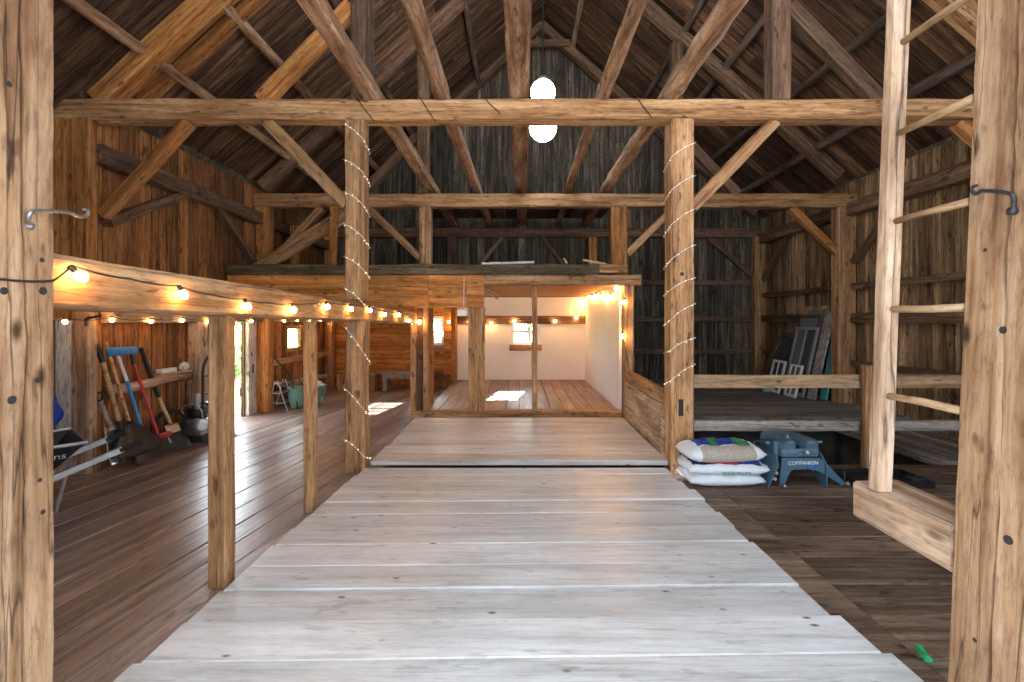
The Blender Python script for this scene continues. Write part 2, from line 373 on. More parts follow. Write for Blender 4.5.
# ------------------------------------------------------------------ walls
def board_wall(name, mat, along, face, out, t0, t1, ztop, openings=(), w=.2, var=.05, z0=-.05, th=.025, lift=0):
    """vertical boards: along 'x' or 'y', inner face at `face`, thickness towards out (+1/-1); a second layer behind closes the gaps, coloured dark for the shade in them"""
    bm = bmesh.new()
    for layer in range(2):
        edges = cuts(t0, t1, w, var)
        fixed = sorted({t for o in openings for t in o[:2]})
        for f in fixed: edges = [e for e in edges if abs(e - f) > .05] + [f]
        edges = sorted(set(edges))
        for a, b in zip(edges, edges[1:]):
            mid = (a + b) / 2; spans = [(z0, None)]
            for o in openings:
                if o[0] <= mid <= o[1]:
                    ns = []
                    for s in spans:
                        if s[1] is None or s[1] > o[2]:
                            if o[2] > s[0]: ns.append((s[0], o[2]))
                            ns.append((o[3], s[1]))
                        else: ns.append(s)
                    spans = ns
            zx = 0 if layer == 0 else lift  # raised dark layer imitates a shaded gap under the eave
            off = (R_.uniform(0, .008) if layer == 0 else th + .006 + R_.uniform(0, .002))
            f0, f1 = face + out * off, face + out * (off + th)
            gap = R_.uniform(.004, .022) if layer == 0 else 0
            for s in spans:
                za, zb = ztop(a) + zx, ztop(b) + zx
                if s[1] is not None: za = zb = s[1]
                q = []
                for t, z1 in ((a, za), (b - gap, zb)):
                    for ff in (f0, f1):
                        for z in (s[0], z1): q.append(bm.verts.new((t, ff, z) if along == 'x' else (ff, t, z)))
                for ids in ((0, 1, 3, 2), (4, 6, 7, 5), (0, 4, 5, 1), (2, 3, 7, 6), (0, 2, 6, 4), (1, 5, 7, 3)):
                    bm.faces.new([q[i] for i in ids]).material_index = layer
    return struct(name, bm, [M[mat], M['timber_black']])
DOOR = (6.22, 7.25, -.05, 1.62); WIN_L = (8.57, 9.2, .93, 1.42)
board_wall('wall_left', 'wall_l', 'y', XL, -1, 4.56, YB, lambda y: Rz(2.2), [DOOR, WIN_L], w=.22, lift=.17)
bm = bmesh.new(); box(bm, (-4.95, 4.645, -.1), (XL - .03, 4.7, roofz(-4.7)))
struct('wall_left_return', bm, M['wall_l'])
board_wall('wall_left_front', 'wall_l', 'y', -4.85, -1, YF - .05, 4.6, lambda y: roofz(-4.85) + .03, w=.22)
board_wall('wall_front_left', 'wall_l', 'x', YF, -1, -4.9, -1.88, lambda x: min(4.2, roofz(x) + .02), w=.22)  # unseen; limits sky light from the front, gable left open above
board_wall('wall_front_right', 'wall_r', 'x', YF, -1, 4.3, XR + .06, lambda x: min(4.2, roofz(x) + .02), w=.2)  # unseen; cut short so sky light reaches the right bay
board_wall('wall_right', 'wall_r', 'y', XR, 1, YF, YB, lambda y: Rz(2.32), w=.17, var=.04, lift=.12)
WIN_B = (-2.36, -1.70, .95, 1.62); WIN_S = (-.16, .5, .96, 1.57)
board_wall('wall_back', 'wall_b', 'x', YB, 1, XL - .08, XR + .08, lambda x: roofz(x) + .03, [WIN_B, WIN_S], w=.19, var=.04)
# orange horizontal boards lining the back of the left aisle
bm = bmesh.new(); zs = cuts(0, Rz(.44), .2, .03)
for a, b in zip(zs, zs[1:]):
    for x0, x1 in ((XL + .02, WIN_B[0]), (WIN_B[1], -1.4)):
        box(bm, (x0, 10.44, a), (x1, 10.47, b - .005))
    if b < WIN_B[2] or a > WIN_B[3]: box(bm, (WIN_B[0], 10.44, a), (WIN_B[1], 10.47, b - .005))
    else:
        if a < WIN_B[2]: box(bm, (WIN_B[0], 10.44, a), (WIN_B[1], 10.47, WIN_B[2]))
        if b > WIN_B[3]: box(bm, (WIN_B[0], 10.44, WIN_B[3]), (WIN_B[1], 10.47, b - .005))
struct('wall_back_left', bm, M['board_orange'])
# white stall walls
bm = bmesh.new()
x0, x1, z0, z1 = -1.39, 1.54, .16, Rz(.52)
a, b, c, d = WIN_S
for lo, hi in (((x0, z0), (a, z1)), ((b, z0), (x1, z1)), ((a, z0), (b, c)), ((a, d), (b, z1))):
    box(bm, (lo[0], 10.41, lo[1]), (hi[0], 10.45, hi[1]))
struct('wall_stall_back', bm, M['white'])
bm = bmesh.new(); box(bm, (1.54, 6.93, .1), (1.58, 10.45, Rz(.53))); struct('wall_stall_right', bm, M['white'])
# stall ceiling = underside of the loft
bm = bmesh.new(); ys = cuts(6.9, 10.4, .3, .04)
for a, b in zip(ys, ys[1:]): box(bm, (XL + .02, a, Rz(.53)), (1.62, b - .004, Rz(.58)))
struct('ceiling_stall', bm, M['ceil_s'])

# ------------------------------------------------------------------ roof
def roof(name, p0, p1, lo, hi):
    d = V(p1) - V(p0); Lr = d.length; bm = bmesh.new()
    ys = cuts(YF - 1.7, YB + .1, .24, .06)  # unseen overhang past the front, added to shade the near deck
    for a, b in zip(ys, ys[1:]):
        off = R_.uniform(0, .012); cut = R_.uniform(Lr * .3, Lr * .7); g = R_.uniform(.006, .016)
        for s0, s1 in ((-lo, cut), (cut + .006, Lr + hi)):
            box(bm, (s0, a, off), (s1, b - g, off + .025))
    box(bm, (-lo, YF - 1.7, .045), (Lr + hi, YB + .1, .08))
    o = struct(name, bm, M['roof']); o.matrix_world = frame_mat(V(p0), d, UP); return o
roof('ceiling_left', (XL, 0, EL), (RX, 0, RZ_), .8, .1)
roof('ceiling_right', (RX, 0, RZ_), (XR, 0, ER), 0, .6)

# ------------------------------------------------------------------ timber frame
TT = Rz(2.205); TB = Rz(2.008); TM = (TT + TB) / 2      # front tie beam: top, underside
Y2 = 4.62                                                # its centre depth
T3T, T3B = Rz(2.09), Rz(1.87); Y3 = 7.6                  # second tie beam
def post(name, x0, x1, y0, y1, z0, z1, mat, label, group=None, cat='post', **k):
    return timber(name, ((x0 + x1) / 2, (y0 + y1) / 2, z0), ((x0 + x1) / 2, (y0 + y1) / 2, z1), x1 - x0, y1 - y0, mat, label, cat, group, **k)
# door posts at the entrance
def door_post(p0, p1, w, d, side, zc, label):
    """a square post with a wandering shrinkage crack down its inner face; side = +1/-1: which local Y face"""
    p0, p1 = V(p0), V(p1); L = (p1 - p0).length; n = 60; r = random.Random(int(zc * 1000) + 5); bm = bmesh.new(); rings = []
    a, b = w / 2, d / 2; wander = 0.0
    for i in range(n + 1):
        u = L * i / n; wander = wander * .9 + r.uniform(-.006, .006); c = zc + wander + .01 * math.sin(u * 2.1); g = .0045 + .0025 * math.sin(u * 3.3 + 1) + r.uniform(-.0012, .0012)
        face = [(a, -b), (a, c - g), (a - .035, c + .002), (a, c + g), (a, b)]
        prof = [(-a, b), (-a, -b)] + face
        rings.append([bm.verts.new((u, side * (y + r.uniform(-.0015, .0015)), z + r.uniform(-.001, .001))) for y, z in prof])
    k = len(rings[0])
    for q, t in zip(rings, rings[1:]):
        for m_ in range(k): bm.faces.new((q[m_], q[(m_ + 1) % k], t[(m_ + 1) % k], t[m_]))
    bm.faces.new(rings[0]); bm.faces.new(rings[-1])
    o = obj('door_post', bm, M['door_timber']); o.matrix_world = frame_mat(p0, p1 - p0, DEEP); return tag(o, label, 'post')
def hole(par, c, axis, r=.011):
    bm = bmesh.new(); lathe(bm, [(r, -.004), (r, .0008), (r * .5, .0012)], c, axis=axis, k=12); h = obj('peg_hole_shade', bm, M['rubber_and_holes'])  # near-black disc on the face, its colour stands for the hole's shade
    h.parent = par; h.matrix_parent_inverse = par.matrix_basis.inverted(); return h
def PXf(x, y, X): Y = X * F / (x - 518.0); return V((X, Y, CZ - (y - 320.0) * Y / F))
o = door_post((-1.71, 1.369, 0), (-1.71, 1.369, 4.2), .32, .297, 1, .056, 'massive pale door post with a long crack, iron hook pointing inwards, on the string-light side')
for x, y, r in ((42, 260, .008), (43, 291, .013), (4, 291, .012), (12, 400, .013), (38, 380, .01), (40, 480, .007), (9, 84, .009), (43, 512, .008)): hole(o, PXf(x, y, -1.55), (1, 0, 0), r)
o = door_post((1.482 + .16, 1.43, 0), (1.482 + .0439 * 4.2 + .16, 1.43, 4.2), .32, .3, -1, .02, 'massive weathered door post with a long crack beside the barn ladder')
for x, y, r in ((1003, 330, .012), (1008, 540, .014), (985, 250, .006), (975, 640, .008)): X = 1.482 + .0439 * (CZ - (y - 320) * 1.45 / F); hole(o, PXf(x, y, X), (-1, 0, .0439), r)
# front tie beam and its posts
timber('tie_beam', (-4.7, Y2, TM), (XR, Y2, TM), .2, .2, 'timber', 'long hewn tie beam nearest the entrance carried by the two light-wrapped posts', 'beam', up=UP, jit=.007)
post('main_post', -1.735, -1.545, 4.55, 4.73, Rz(.205), TB - .003, 'timber', 'upper main post between string-light beam and tie beam, wrapped in fairy lights', jit=.004)
post('main_post', -1.735, -1.545, 4.55, 4.74, 0.002, Rz(-.005), 'timber', 'lower main post under the string-light beam, split lengthwise and wrapped in fairy lights', jit=.008)
mp = post('main_post', 1.525, 1.755, 4.52, 4.75, 0.002, TB - .003, 'timber', 'tall square main post with peg hole beside the pellet bags, wrapped in fairy lights', jit=.004)
hole(mp, P(682, 274, 4.519), (0, -1, 0), .02)
bm = bmesh.new(); box(bm, P(678.5, 416, 4.5165), P(683, 399, 4.53)); h_ = obj('mortise_shade', bm, M['rubber_and_holes']); h_.parent = mp; h_.matrix_parent_inverse = mp.matrix_basis.inverted()  # thin black box on the face, coloured as the shade inside a slot
post('wall_post', -4.42, -4.25, 4.5, 4.6, Rz(.11), TB - .003, 'timber_orange', 'orange upper wall post carrying the end of the front tie beam, nearer the tool wall')
post('wall_post', -4.42, -4.25, 4.5, 4.6, .002, Rz(.105), 'timber_pale', 'pale weathered lower wall post between wheelbarrow and garden tools')
post('wall_post', -4.66, -4.425, 4.53, 4.63, Rz(.0), TB - .003, 'timber_orange', 'second orange wall post under the very end of the front tie beam')
post('wall_post', -4.6, -4.43, 4.52, 4.62, .002, Rz(-.005), 'white_patch', 'post with flaking white paint behind the blue tarp and wheelbarrow')
post('wall_post', 5.36, 5.585, 4.5, 4.72, 0, TB - .003, 'timber_dark', 'square wall post at the far end of the front tie beam past the ladder')
# knee braces of the front tie
def brace(p0, p1, w, h, mat, label): return timber('knee_brace', p0, p1, w, h, mat, label, 'brace', up=DEEP.cross(V(p1) - V(p0)))
brace((-4.2, Y2, Rz(1.06)), (-3.33, Y2, TB), .11, .1, 'timber_orange', 'knee brace rising from the wheelbarrow wall post to the front tie beam')
brace((-2.54, Y2, TB), (-1.73, Y2, Rz(1.16)), .1, .12, 'timber', 'knee brace from front tie beam down to the main post at the string-light beam')
brace((1.76, Y2, Rz(1.14)), (2.6, Y2, TB), .1, .12, 'timber', 'knee brace rising from the peg-holed main post to the front tie beam')
brace((5.37, Y2, Rz(1.2)), (4.45, Y2, TB), .1, .12, 'timber_orange', 'knee brace whose tip shows between ladder and door post')
# second tie beam and posts above the loft
timber('tie_beam', (XL, Y3, (T3T + T3B) / 2), (XR, Y3, (T3T + T3B) / 2), .2, T3T - T3B, 'timber', 'second tie beam above the loft front, farther back', 'beam', up=UP, jit=.006)
LT = Rz(.83)
post('loft_post', -1.63, -1.44, 7.5, 7.69, Rz(.585), T3B - .003, 'timber', 'square post between loft and second tie beam on the string-light side')
post('loft_post', 1.54, 1.81, 7.5, 7.69, Rz(.585), T3B - .003, 'timber_orange', 'square post between loft and second tie beam at the open end of the loft')
post('wall_post', -4.345, -4.12, 7.5, 7.7, 0, T3B - .003, 'timber_orange', 'wall post beyond the open side door carrying the second tie beam')
post('wall_post', 5.3, 5.585, 7.5, 7.72, .155, T3B - .003, 'timber', 'wall post beside the stacked old windows carrying the second tie beam')
brace((-4.11, Y3, Rz(.95)), (-3.27, Y3, T3B), .1, .12, 'timber', 'knee brace from side-door wall post up to the second tie beam')
brace((-2.5, Y3, T3B), (-1.64, Y3, Rz(1.04)), .1, .11, 'timber', 'knee brace from second tie beam down to the string-light side loft post')
brace((1.82, Y3, Rz(1.1)), (2.6, Y3, T3B), .1, .11, 'timber', 'knee brace rising from the loft post at the open loft end')
brace((4.55, Y3, T3B), (5.31, Y3, Rz(1.14)), .1, .12, 'timber_orange', 'knee brace from second tie beam down to the wall post by the old windows')
# leaning stock on the loft
timber('loose_plank', (-4.26, 7.2, Rz(.71)), (-2.75, 7.35, Rz(1.72)), .05, .22, 'timber', 'wide loose plank leaning diagonally on the loft', 'plank', up=V((-.55, 0, .83)))
timber('loose_board', (-2.87, 7.05, Rz(.583)), (-2.87, 7.1, Rz(1.76)), .12, .04, 'timber_orange', 'upright orange board standing on the loft beside the leaning plank', 'plank')
timber('loose_board', (-3.83, 7.8, Rz(.585)), (-3.83, 7.8, Rz(1.62)), .13, .05, 'timber_orange', 'short upright board stub standing behind the loft knee brace', 'plank')
# loft front, stall front
timber('loft_beam', (-4.3, 6.8, Rz(.745)), (1.2, 6.8, Rz(.745)), .2, .15, 'timber_black', 'dark weathered beam along the loft edge', 'beam', up=UP, jit=.008)
timber('loft_beam', (1.205, 6.82, Rz(.76)), (1.62, 6.82, Rz(.76)), .2, .13, 'timber', 'short light timber ending the dark loft edge beam', 'beam', up=UP)
timber('header_beam', (-.5, 6.8, Rz(.59)), (1.82, 6.8, Rz(.59)), .18, .155, 'timber', 'light hewn header beam over the white stall opening', 'beam', up=UP, jit=.005)
bm = bmesh.new(); zs = [Rz(.185), Rz(.33), Rz(.49), Rz(.665)]
for a, b in zip(zs, zs[1:]):
    for x0, x1 in ((-4.3, -2.35), (-2.345, -1.33), (-1.325, -.755)): box(bm, (x0, 6.73 + R_.uniform(0, .006), a), (x1 - .004, 6.76, b - .004))
box(bm, (-.755, 6.73, Rz(.185)), (-.505, 6.76, Rz(.665)))
tag(obj('loft_facade', bm, M['board_orange']), 'orange board cladding below the loft edge beside the stall', 'cladding')
timber('sill_beam', (-1.6, 6.9, .1), (1.56, 6.9, .1), .17, .125, 'timber', 'worn sill beam at the foot of the stall opening', 'beam', up=UP, jit=.006)
post('stall_post', -.742, -.495, 6.78, 6.84, .165, Rz(.183), 'timber', 'wide knotty board post in the stall front')
post('stall_post', .208, .29, 6.82, 6.9, .165, Rz(.51), 'timber', 'slim post in the middle of the stall opening')
post('stall_post', 1.585, 1.72, 6.74, 6.93, .003, Rz(.51), 'timber', 'stall corner post carrying two glowing bulbs')
post('stall_post', -1.43, -1.35, 6.84, 6.95, .165, Rz(.18), 'timber', 'stall post standing on the sill at the aisle corner')
post('stall_post', -1.62, -1.535, 6.83, 6.95, .002, Rz(-.07), 'timber', 'short post under the far end of the string-light beam')
post('stall_post', -1.53, -1.445, 6.9, 6.97, .165, Rz(.18), 'timber_dark', 'dark narrow post squeezed between two lighter stall posts')
post('stall_post', -1.6, -1.5, 8.0, 8.1, 0.002, Rz(.52), 'timber_orange', 'stud of the open stall side in the middle of its depth')
post('stall_post', -1.5, -1.39, 10.2, 10.3, 0.002, Rz(.52), 'timber_orange', 'orange corner post where white wall meets orange boards')
timber('stall_brace', (-.5, 6.95, Rz(.46)), (-.3, 6.95, Rz(.34)), .1, .07, 'log', 'short rough corner brace under the header beam in the stall', 'brace')
timber('stall_girt', (-1.38, 10.36, Rz(.0)), (1.53, 10.36, Rz(.0)), .08, .18, 'timber_dark', 'brown horizontal girt across the white stall wall', 'beam', up=UP)
# string-light beam and its slim posts
timber('girt_beam', (-1.72, 1.53, Rz(.138)), (-1.62, 6.95, Rz(.03)), .2, .19, 'timber', 'long low beam carrying the warm string lights along the aisle', 'beam', up=UP, jit=.006)
bmz = lambda y: Rz(.138 - (y - 1.53) * .108 / 5.42 - .1)
post('slim_post', -1.763, -1.66, 2.58, 2.68, .002, bmz(2.63), 'timber', 'slim square post under the string-light beam, first from the entrance', jit=.003)
post('slim_post', -1.705, -1.622, 3.607, 3.69, .002, bmz(3.65), 'timber', 'slim square post under the string-light beam, halfway to the split main post', jit=.003)
# left wall framing
timber('wall_girt', (-4.27, 4.61, Rz(1.69)), (-4.27, 10.4, Rz(1.66)), .15, .19, 'timber_dark', 'heavy girt below the eave of the string-light side wall', 'beam', up=UP, jit=.006)
timber('wall_girt', (-4.27, 4.73, Rz(.04)), (-4.27, 10.4, Rz(.04)), .14, .14, 'timber_pale', 'pale girt above the garden tools with a string of small bulbs', 'beam', up=UP, jit=.006)
pole('wall_rail', (-4.29, 4.75, Rz(-.74)), (-4.29, 5.95, Rz(-.73)), .055, 'log', 'rough round rail behind the garden tools', 'rail', jit=.006)
timber('wall_rail', (-4.3, 7.72, Rz(-.75)), (-4.3, 10.4, Rz(-.75)), .09, .1, 'timber', 'rail below the small side window near the plant stand', 'rail', up=UP)
post('door_jamb', -4.35, -4.2, 5.98, 6.2, .002, Rz(-.03), 'timber_pale', 'rough-barked jamb between garden tools and the open side door', jit=.009)
post('door_jamb', -4.36, -4.3, 7.27, 7.49, .002, Rz(-.03), 'white_patch', 'whitewashed jamb board on the far side of the open side door', jit=.002)
post('corner_post', -4.345, -4.17, 10.2, 10.4, 0.002, Rz(2.0), 'timber', 'corner post behind the small wooden bench')
brace((-4.29, 4.74, Rz(1.02)), (-4.29, 5.85, Rz(1.62)), .1, .12, 'timber_dark', 'wall brace rising from the wheelbarrow wall post along the side wall')
brace((-4.29, 7.49, Rz(.85)), (-4.29, 6.5, Rz(1.62)), .08, .1, 'timber_dark', 'wall brace rising towards the entrance above the side door')
# right wall framing
timber('wall_girt', (5.5, 1.6, Rz(1.8)), (5.5, 10.4, Rz(1.84)), .16, .22, 'timber_dark', 'heavy girt below the eave of the ladder-side wall', 'beam', up=UP, jit=.007)
timber('wall_girt', (5.54, 1.6, Rz(.55)), (5.54, 10.4, Rz(.55)), .1, .1, 'timber_dark', 'thin upper girt of the ladder-side wall', 'beam', up=UP, jit=.006)
timber('wall_girt', (5.53, 1.6, Rz(.03)), (5.53, 10.4, Rz(.03)), .11, .16, 'timber_dark', 'eye-level girt of the ladder-side wall behind the old windows', 'beam', up=UP, jit=.007)
timber('wall_girt', (5.54, 1.6, Rz(-.72)), (5.54, 10.4, Rz(-.72)), .1, .1, 'timber_dark', 'lowest girt of the ladder-side wall at rail height', 'beam', up=UP, jit=.006)
post('corner_post', 5.35, 5.58, 10.25, 10.46, .155, Rz(1.88), 'timber', 'back corner post on the stacked-window side')
brace((5.52, 7.49, Rz(.95)), (5.52, 6.6, Rz(1.7)), .08, .1, 'timber_dark', 'wall brace from window-stack wall post rising towards the entrance')
brace((5.52, 7.73, Rz(.95)), (5.52, 8.6, Rz(1.7)), .08, .1, 'timber_dark', 'wall brace from window-stack wall post rising towards the back')
brace((5.52, 10.24, Rz(.9)), (5.52, 9.3, Rz(1.7)), .08, .1, 'timber_dark', 'wall brace rising from the back corner post along the side wall')
# back wall framing
timber('back_girt', (XL, 10.42, Rz(1.99)), (5.5, 10.42, Rz(1.99)), .14, .2, 'timber_dark', 'main girt across the back gable wall', 'beam', up=UP, jit=.006)
for z, l in ((.86, 'thin upper rail of the back wall seen beside the stall'), (.02, 'eye-level rail of the back wall seen beside the stall'), (-.72, 'lowest rail of the back wall just above the railing')):
    timber('back_rail', (1.64, 10.45, Rz(z)), (5.34, 10.45, Rz(z)), .08, .11, 'timber_dark', l, 'rail', up=UP, jit=.006)
post('back_stud', -1.6, -1.4, 10.3, 10.45, Rz(.585), Rz(1.88), 'timber_dark', 'dark stud on the back wall above the loft, string-light side')
post('back_stud', 1.6, 1.8, 10.3, 10.45, Rz(.585), Rz(1.88), 'timber_orange', 'reddish stud on the back wall above the loft, open end')
brace((-1.13, 10.36, Rz(.95)), (-.35, 10.36, Rz(1.88)), .06, .1, 'timber_dark', 'thin brace on the back wall above the loft leaning towards the middle')
brace((.55, 10.36, Rz(1.88)), (1.13, 10.36, Rz(1.1)), .06, .08, 'timber_dark', 'thin brace on the back wall above the loft falling to the open end')
brace((5.34, 10.4, Rz(1.02)), (4.35, 10.4, Rz(1.88)), .08, .11, 'timber_dark', 'brace across the back wall rising from the back corner post')
# principal rafters
def on_roof(x, off): 
    s = .9 if x < RX else -.9
    return V((x + off * (.67 if s > 0 else -.67), 0, roofz(x) - off * .74))
for Y, what in ((Y2 + .02, 'over the front tie beam'), (Y3, 'over the second tie beam'), (1.75, 'just inside the entrance'), (10.3, 'against the back gable')):
    dk = 'timber_orange' if Y == Y2 + .02 else 'timber_dark'
    a, b = on_roof(XL + .0, .14), on_roof(RX, .14); a.y = b.y = Y
    timber('rafter', a, b, .17, .19, dk, 'heavy rafter %s, string-light slope' % what, 'rafter', up=UP)
    a, b = on_roof(XR - .14, .16), on_roof(RX, .16); a.y = b.y = Y
    timber('rafter', a, b, .17, .19, 'timber' if Y == Y2 + .02 else 'timber_dark', 'heavy rafter %s, ladder-side slope' % what, 'rafter', up=UP)
for Y, w, l in ((5.02, .15, 'orange log rafter just behind the front tie beam, upper of the pair'), (4.82, .09, 'thin orange log rafter paired beside the thicker one')):
    a, b = on_roof(XL + .1, .09), on_roof(-1.2, .09); a.y = b.y = Y
    timber('rafter', a, b, w, .07, 'timber_orange', l, 'rafter', up=UP, jit=.008)
# queen posts and their struts
for Y, tz, t in ((Y2, TT, 'front tie beam'), (Y3, T3T, 'second tie beam')):
    for x, sgn, side in ((-1.58, 1, 'string-light side'), (2.64, -1, 'ladder side')):
        ztop = roofz(x) - .42 if Y == Y2 else roofz(x) - .42
        mt = 'timber_dark'
        post('queen_post', x - .095, x + .095, Y - .08, Y + .1, tz + .003, ztop, mt, 'upright queen post on the %s, %s' % (t, side))
        timber('strut', (x - sgn * 1.02, Y, tz + .01), (x - sgn * .1, Y, tz + .97), .12, .15, 'timber_orange' if Y == Y2 and x < 0 else 'timber_dark', 'slanting strut beside the queen post on the %s, %s' % (t, side), 'strut', up=UP)
# log purlins under the roof boards
def purlin(ratio, r, y0, y1, mat, label):
    if ratio < .09:
        z = (EL - CZ + .9 * (-XL) - .1) / (1 - .9 * ratio)
    else: z = (ER - CZ + .9 * XR - .1) / (1 + .9 * ratio)
    x = ratio * z
    q = .03
    pole('purlin', (x, y0, CZ + z - q), (x, y1, CZ + z - q), r, mat, label, 'purlin', wob=.03)
purlin(-1.4, .06, 1.3, 10.4, 'log', 'log purlin on the string-light slope, lowest above the eave')
purlin(-.925, .065, 1.3, 10.4, 'log', 'log purlin on the string-light slope, second above the eave')
purlin(-.568, .06, 1.3, 10.4, 'log_dark', 'log purlin on the string-light slope, third above the eave')
purlin(-.328, .055, 1.3, 10.4, 'log_dark', 'log purlin on the string-light slope, fourth above the eave')
purlin(-.165, .055, 1.3, 10.4, 'log_dark', 'log purlin on the string-light slope, next below the ridge')
purlin(.2, .055, 1.3, 10.4, 'log', 'log purlin on the ladder-side slope, next below the ridge')
purlin(.568, .05, 1.3, 10.4, 'log_dark', 'grey log purlin on the ladder-side slope, fourth above the eave')
purlin(.8156, .06, 1.3, 10.4, 'log_dark', 'log purlin on the ladder-side slope, third above the eave')
purlin(1.2, .06, 1.3, 10.4, 'log_dark', 'log purlin on the ladder-side slope, second above the eave')
purlin(1.735, .075, 1.3, 10.4, 'log_dark', 'thick log purlin on the ladder-side slope, lowest above the eave')
timber('collar_tie', (RX - .55, 10.2, Rz(6.3) - .1), (RX + .55, 10.2, Rz(6.3) - .1), .1, .14, 'timber_dark', 'short collar tie under the ridge at the back gable', 'beam', up=UP)
# hay poles laid over the tie beams
hp = [(-1.47, -1.44, .075, 'first hay pole over the tie beams counted from the string-light side, squared and grooved'), (-.78, -.66, .08, 'second hay pole over the tie beams counted from the string-light side, scarred'),
      (-.03, .09, .1, 'broad flat timber over the middle of the tie beams, third of the hay poles'), (.84, .9, .065, 'fourth hay pole over the tie beams, slim and peeled, just past the hanging lamp'), (1.52, 1.55, .095, 'rough-hewn hay pole over the tie beams, last before the ladder side')]
for i, (xa, xb, r, l) in enumerate(hp):
    p0 = V((xa, 1.6, TT + r + .012)); p1 = V((xb, 10.3, T3T + r + .02)); pm = None
    if i in (0, 2): timber('hay_pole', p0, p1, r * 2, r * (1.7 if i == 0 else 1.1), 'log', l, 'pole', up=UP, jit=.008)
    else: pole('hay_pole', p0, p1, r, 'log', l, 'pole', jit=.008 if i < 4 else .014, wob=.03)
bm = bmesh.new(); xs = cuts(-1.9, 1.9, .24, .05)
for a, b in zip(xs, xs[1:]): box(bm, (a, 8.45, T3T + .2 + R_.uniform(0, .01)), (b - .01, 10.3, T3T + .23))
tag(obj('hay_platform', bm, M['wall_b']), 'grey board platform lying on the hay poles above the loft', 'platform')

# ------------------------------------------------------------------ railing, knee wall, ladder
def PX(x, y, X):                          # the measured point on the plane X
    Y = X * F / (x - 518.0); return V((X, Y, CZ - (y - 320.0) * Y / F))
r = empty('railing', (3.6, 4.7, 0), 'plain railing of two boards and a post at the cellar opening', 'railing')
timber('top_rail', (1.76, 4.72, Rz(-.636)), (5.35, 4.72, Rz(-.636)), .05, .135, 'rung', up=UP, parent=r, jit=.003)
timber('mid_rail', (1.76, 4.72, Rz(-1.095)), (5.35, 4.72, Rz(-1.095)), .05, .105, 'timber_grey', up=UP, parent=r, jit=.003)
timber('rail_post', (3.585, 4.62, .0), (3.585, 4.62, Rz(-.46)), .15, .1, 'timber', parent=r, jit=.004)
k = empty('knee_wall', (1.6, 5.7, 0), 'low board wall between the deck and the dusty bay, beside the stall corner', 'low wall')
def slab(name, y0, y1, z0, z1, xa, xb, th, mat):
    return timber(name, (xa + th / 2, y0, (z0 + z1) / 2), (xb + th / 2, y1, (z0 + z1) / 2), th, z1 - z0, mat, up=UP, parent=k, jit=.003)
slab('cap_board', 4.76, 6.73, .625, .77, 1.55, 1.585, .11, 'timber')
slab('panel', 4.76, 6.73, .012, .62, 1.553, 1.588, .05, 'timber_pale')
slab('batten', 4.78, 4.9, .03, .6, 1.538, 1.54, .014, 'timber_pale')
bm = bmesh.new(); box(bm, (1.66, 4.8, .773), (1.76, 5.0, .83), bev=.006); box(bm, (1.67, 4.8, .83), (1.75, 4.94, .86), bev=.006)
tag(obj('wood_block', bm, M['timber_pale']), 'stepped wood block lying on the low board wall behind the main post', 'block')
l = empty('barn_ladder', (1.55, 1.9, 0), 'steep barn ladder of round rungs let into the weathered door post', 'ladder')
sx = lambda z: 1.521 + .039 * (z - Rz(-.663))
timber('stile', (sx(Rz(-.712)), 1.911, Rz(-.712)), (sx(4.2), 1.911, 4.2), .068, .05, 'timber_pale', parent=l, jit=.002)
for zr in (1.52, 1.152, .775, .41, .0456, -.315):
    z = Rz(zr); pole('rung', (sx(z) + .015, 1.59, z + R_.uniform(-.004, .004)), (sx(z) + .004, 1.893, z), .0155, 'rung', parent=l, jit=.0015, wob=.003, r1=.0135)
timber('ladder_sill', (1.61, 1.59, Rz(-.797)), (1.6, 2.03, Rz(-.797)), .21, .165, 'timber_pale', 'short thick timber under the ladder foot, cut off and let into the door post', 'beam', up=UP, jit=.004, ch=.012)
# ------------------------------------------------------------------ door hooks
def hook(name, pts, plate, label, mat, r=.0062):
    e = empty(name, plate, label, 'hook')
    bm = bmesh.new(); path = smoothpath(pts, 6); tube(bm, path, r, 8, radii=[r * (1 if i < len(path) * .75 else .8) for i in range(len(path))]); obj('rod', bm, mat, e, smooth=True)
    bm = bmesh.new(); lathe(bm, [(.004, -.012), (.013, -.01), (.013, .004), (.007, .01), (.002, .012)], plate, axis=(1, 0, 0), k=10); obj('staple', bm, mat, e, smooth=True)
hook('door_hook', [PX(30, 226, -1.546), PX(29, 217, -1.525), PX(33, 211.5, -1.52), PX(50, 211, -1.52), PX(69, 212.5, -1.52), PX(77, 216, -1.52), PX(84, 216.5, -1.52), PX(88, 213, -1.52), PX(86.5, 210, -1.52), PX(83, 209.5, -1.52)], PX(30, 226, -1.548), 'long iron door hook sticking out from the post where the string lights start', M['iron'])
hook('door_hook', [PX(1013, 211, 1.55), PX(1014, 197, 1.54), PX(1007, 193, 1.538), PX(993, 191, 1.538), PX(981, 191, 1.538), PX(976, 194, 1.538), PX(972, 191, 1.538), PX(972.5, 187, 1.538), PX(977, 185.5, 1.538)], PX(1013, 211, 1.552), 'dark iron door hook on the post beside the ladder', M['iron_dark'])
bm = bmesh.new(); tube(bm, smoothpath([P(86, 326, 4.48), P(86, 319, 4.48), P(91, 317.5, 4.47), P(101, 316, 4.45)], 4), .012, 8)
tag(obj('wall_hook', bm, M['iron_dark'], smooth=True), 'small black bracket hook on the wall post above the wheelbarrow', 'hook')

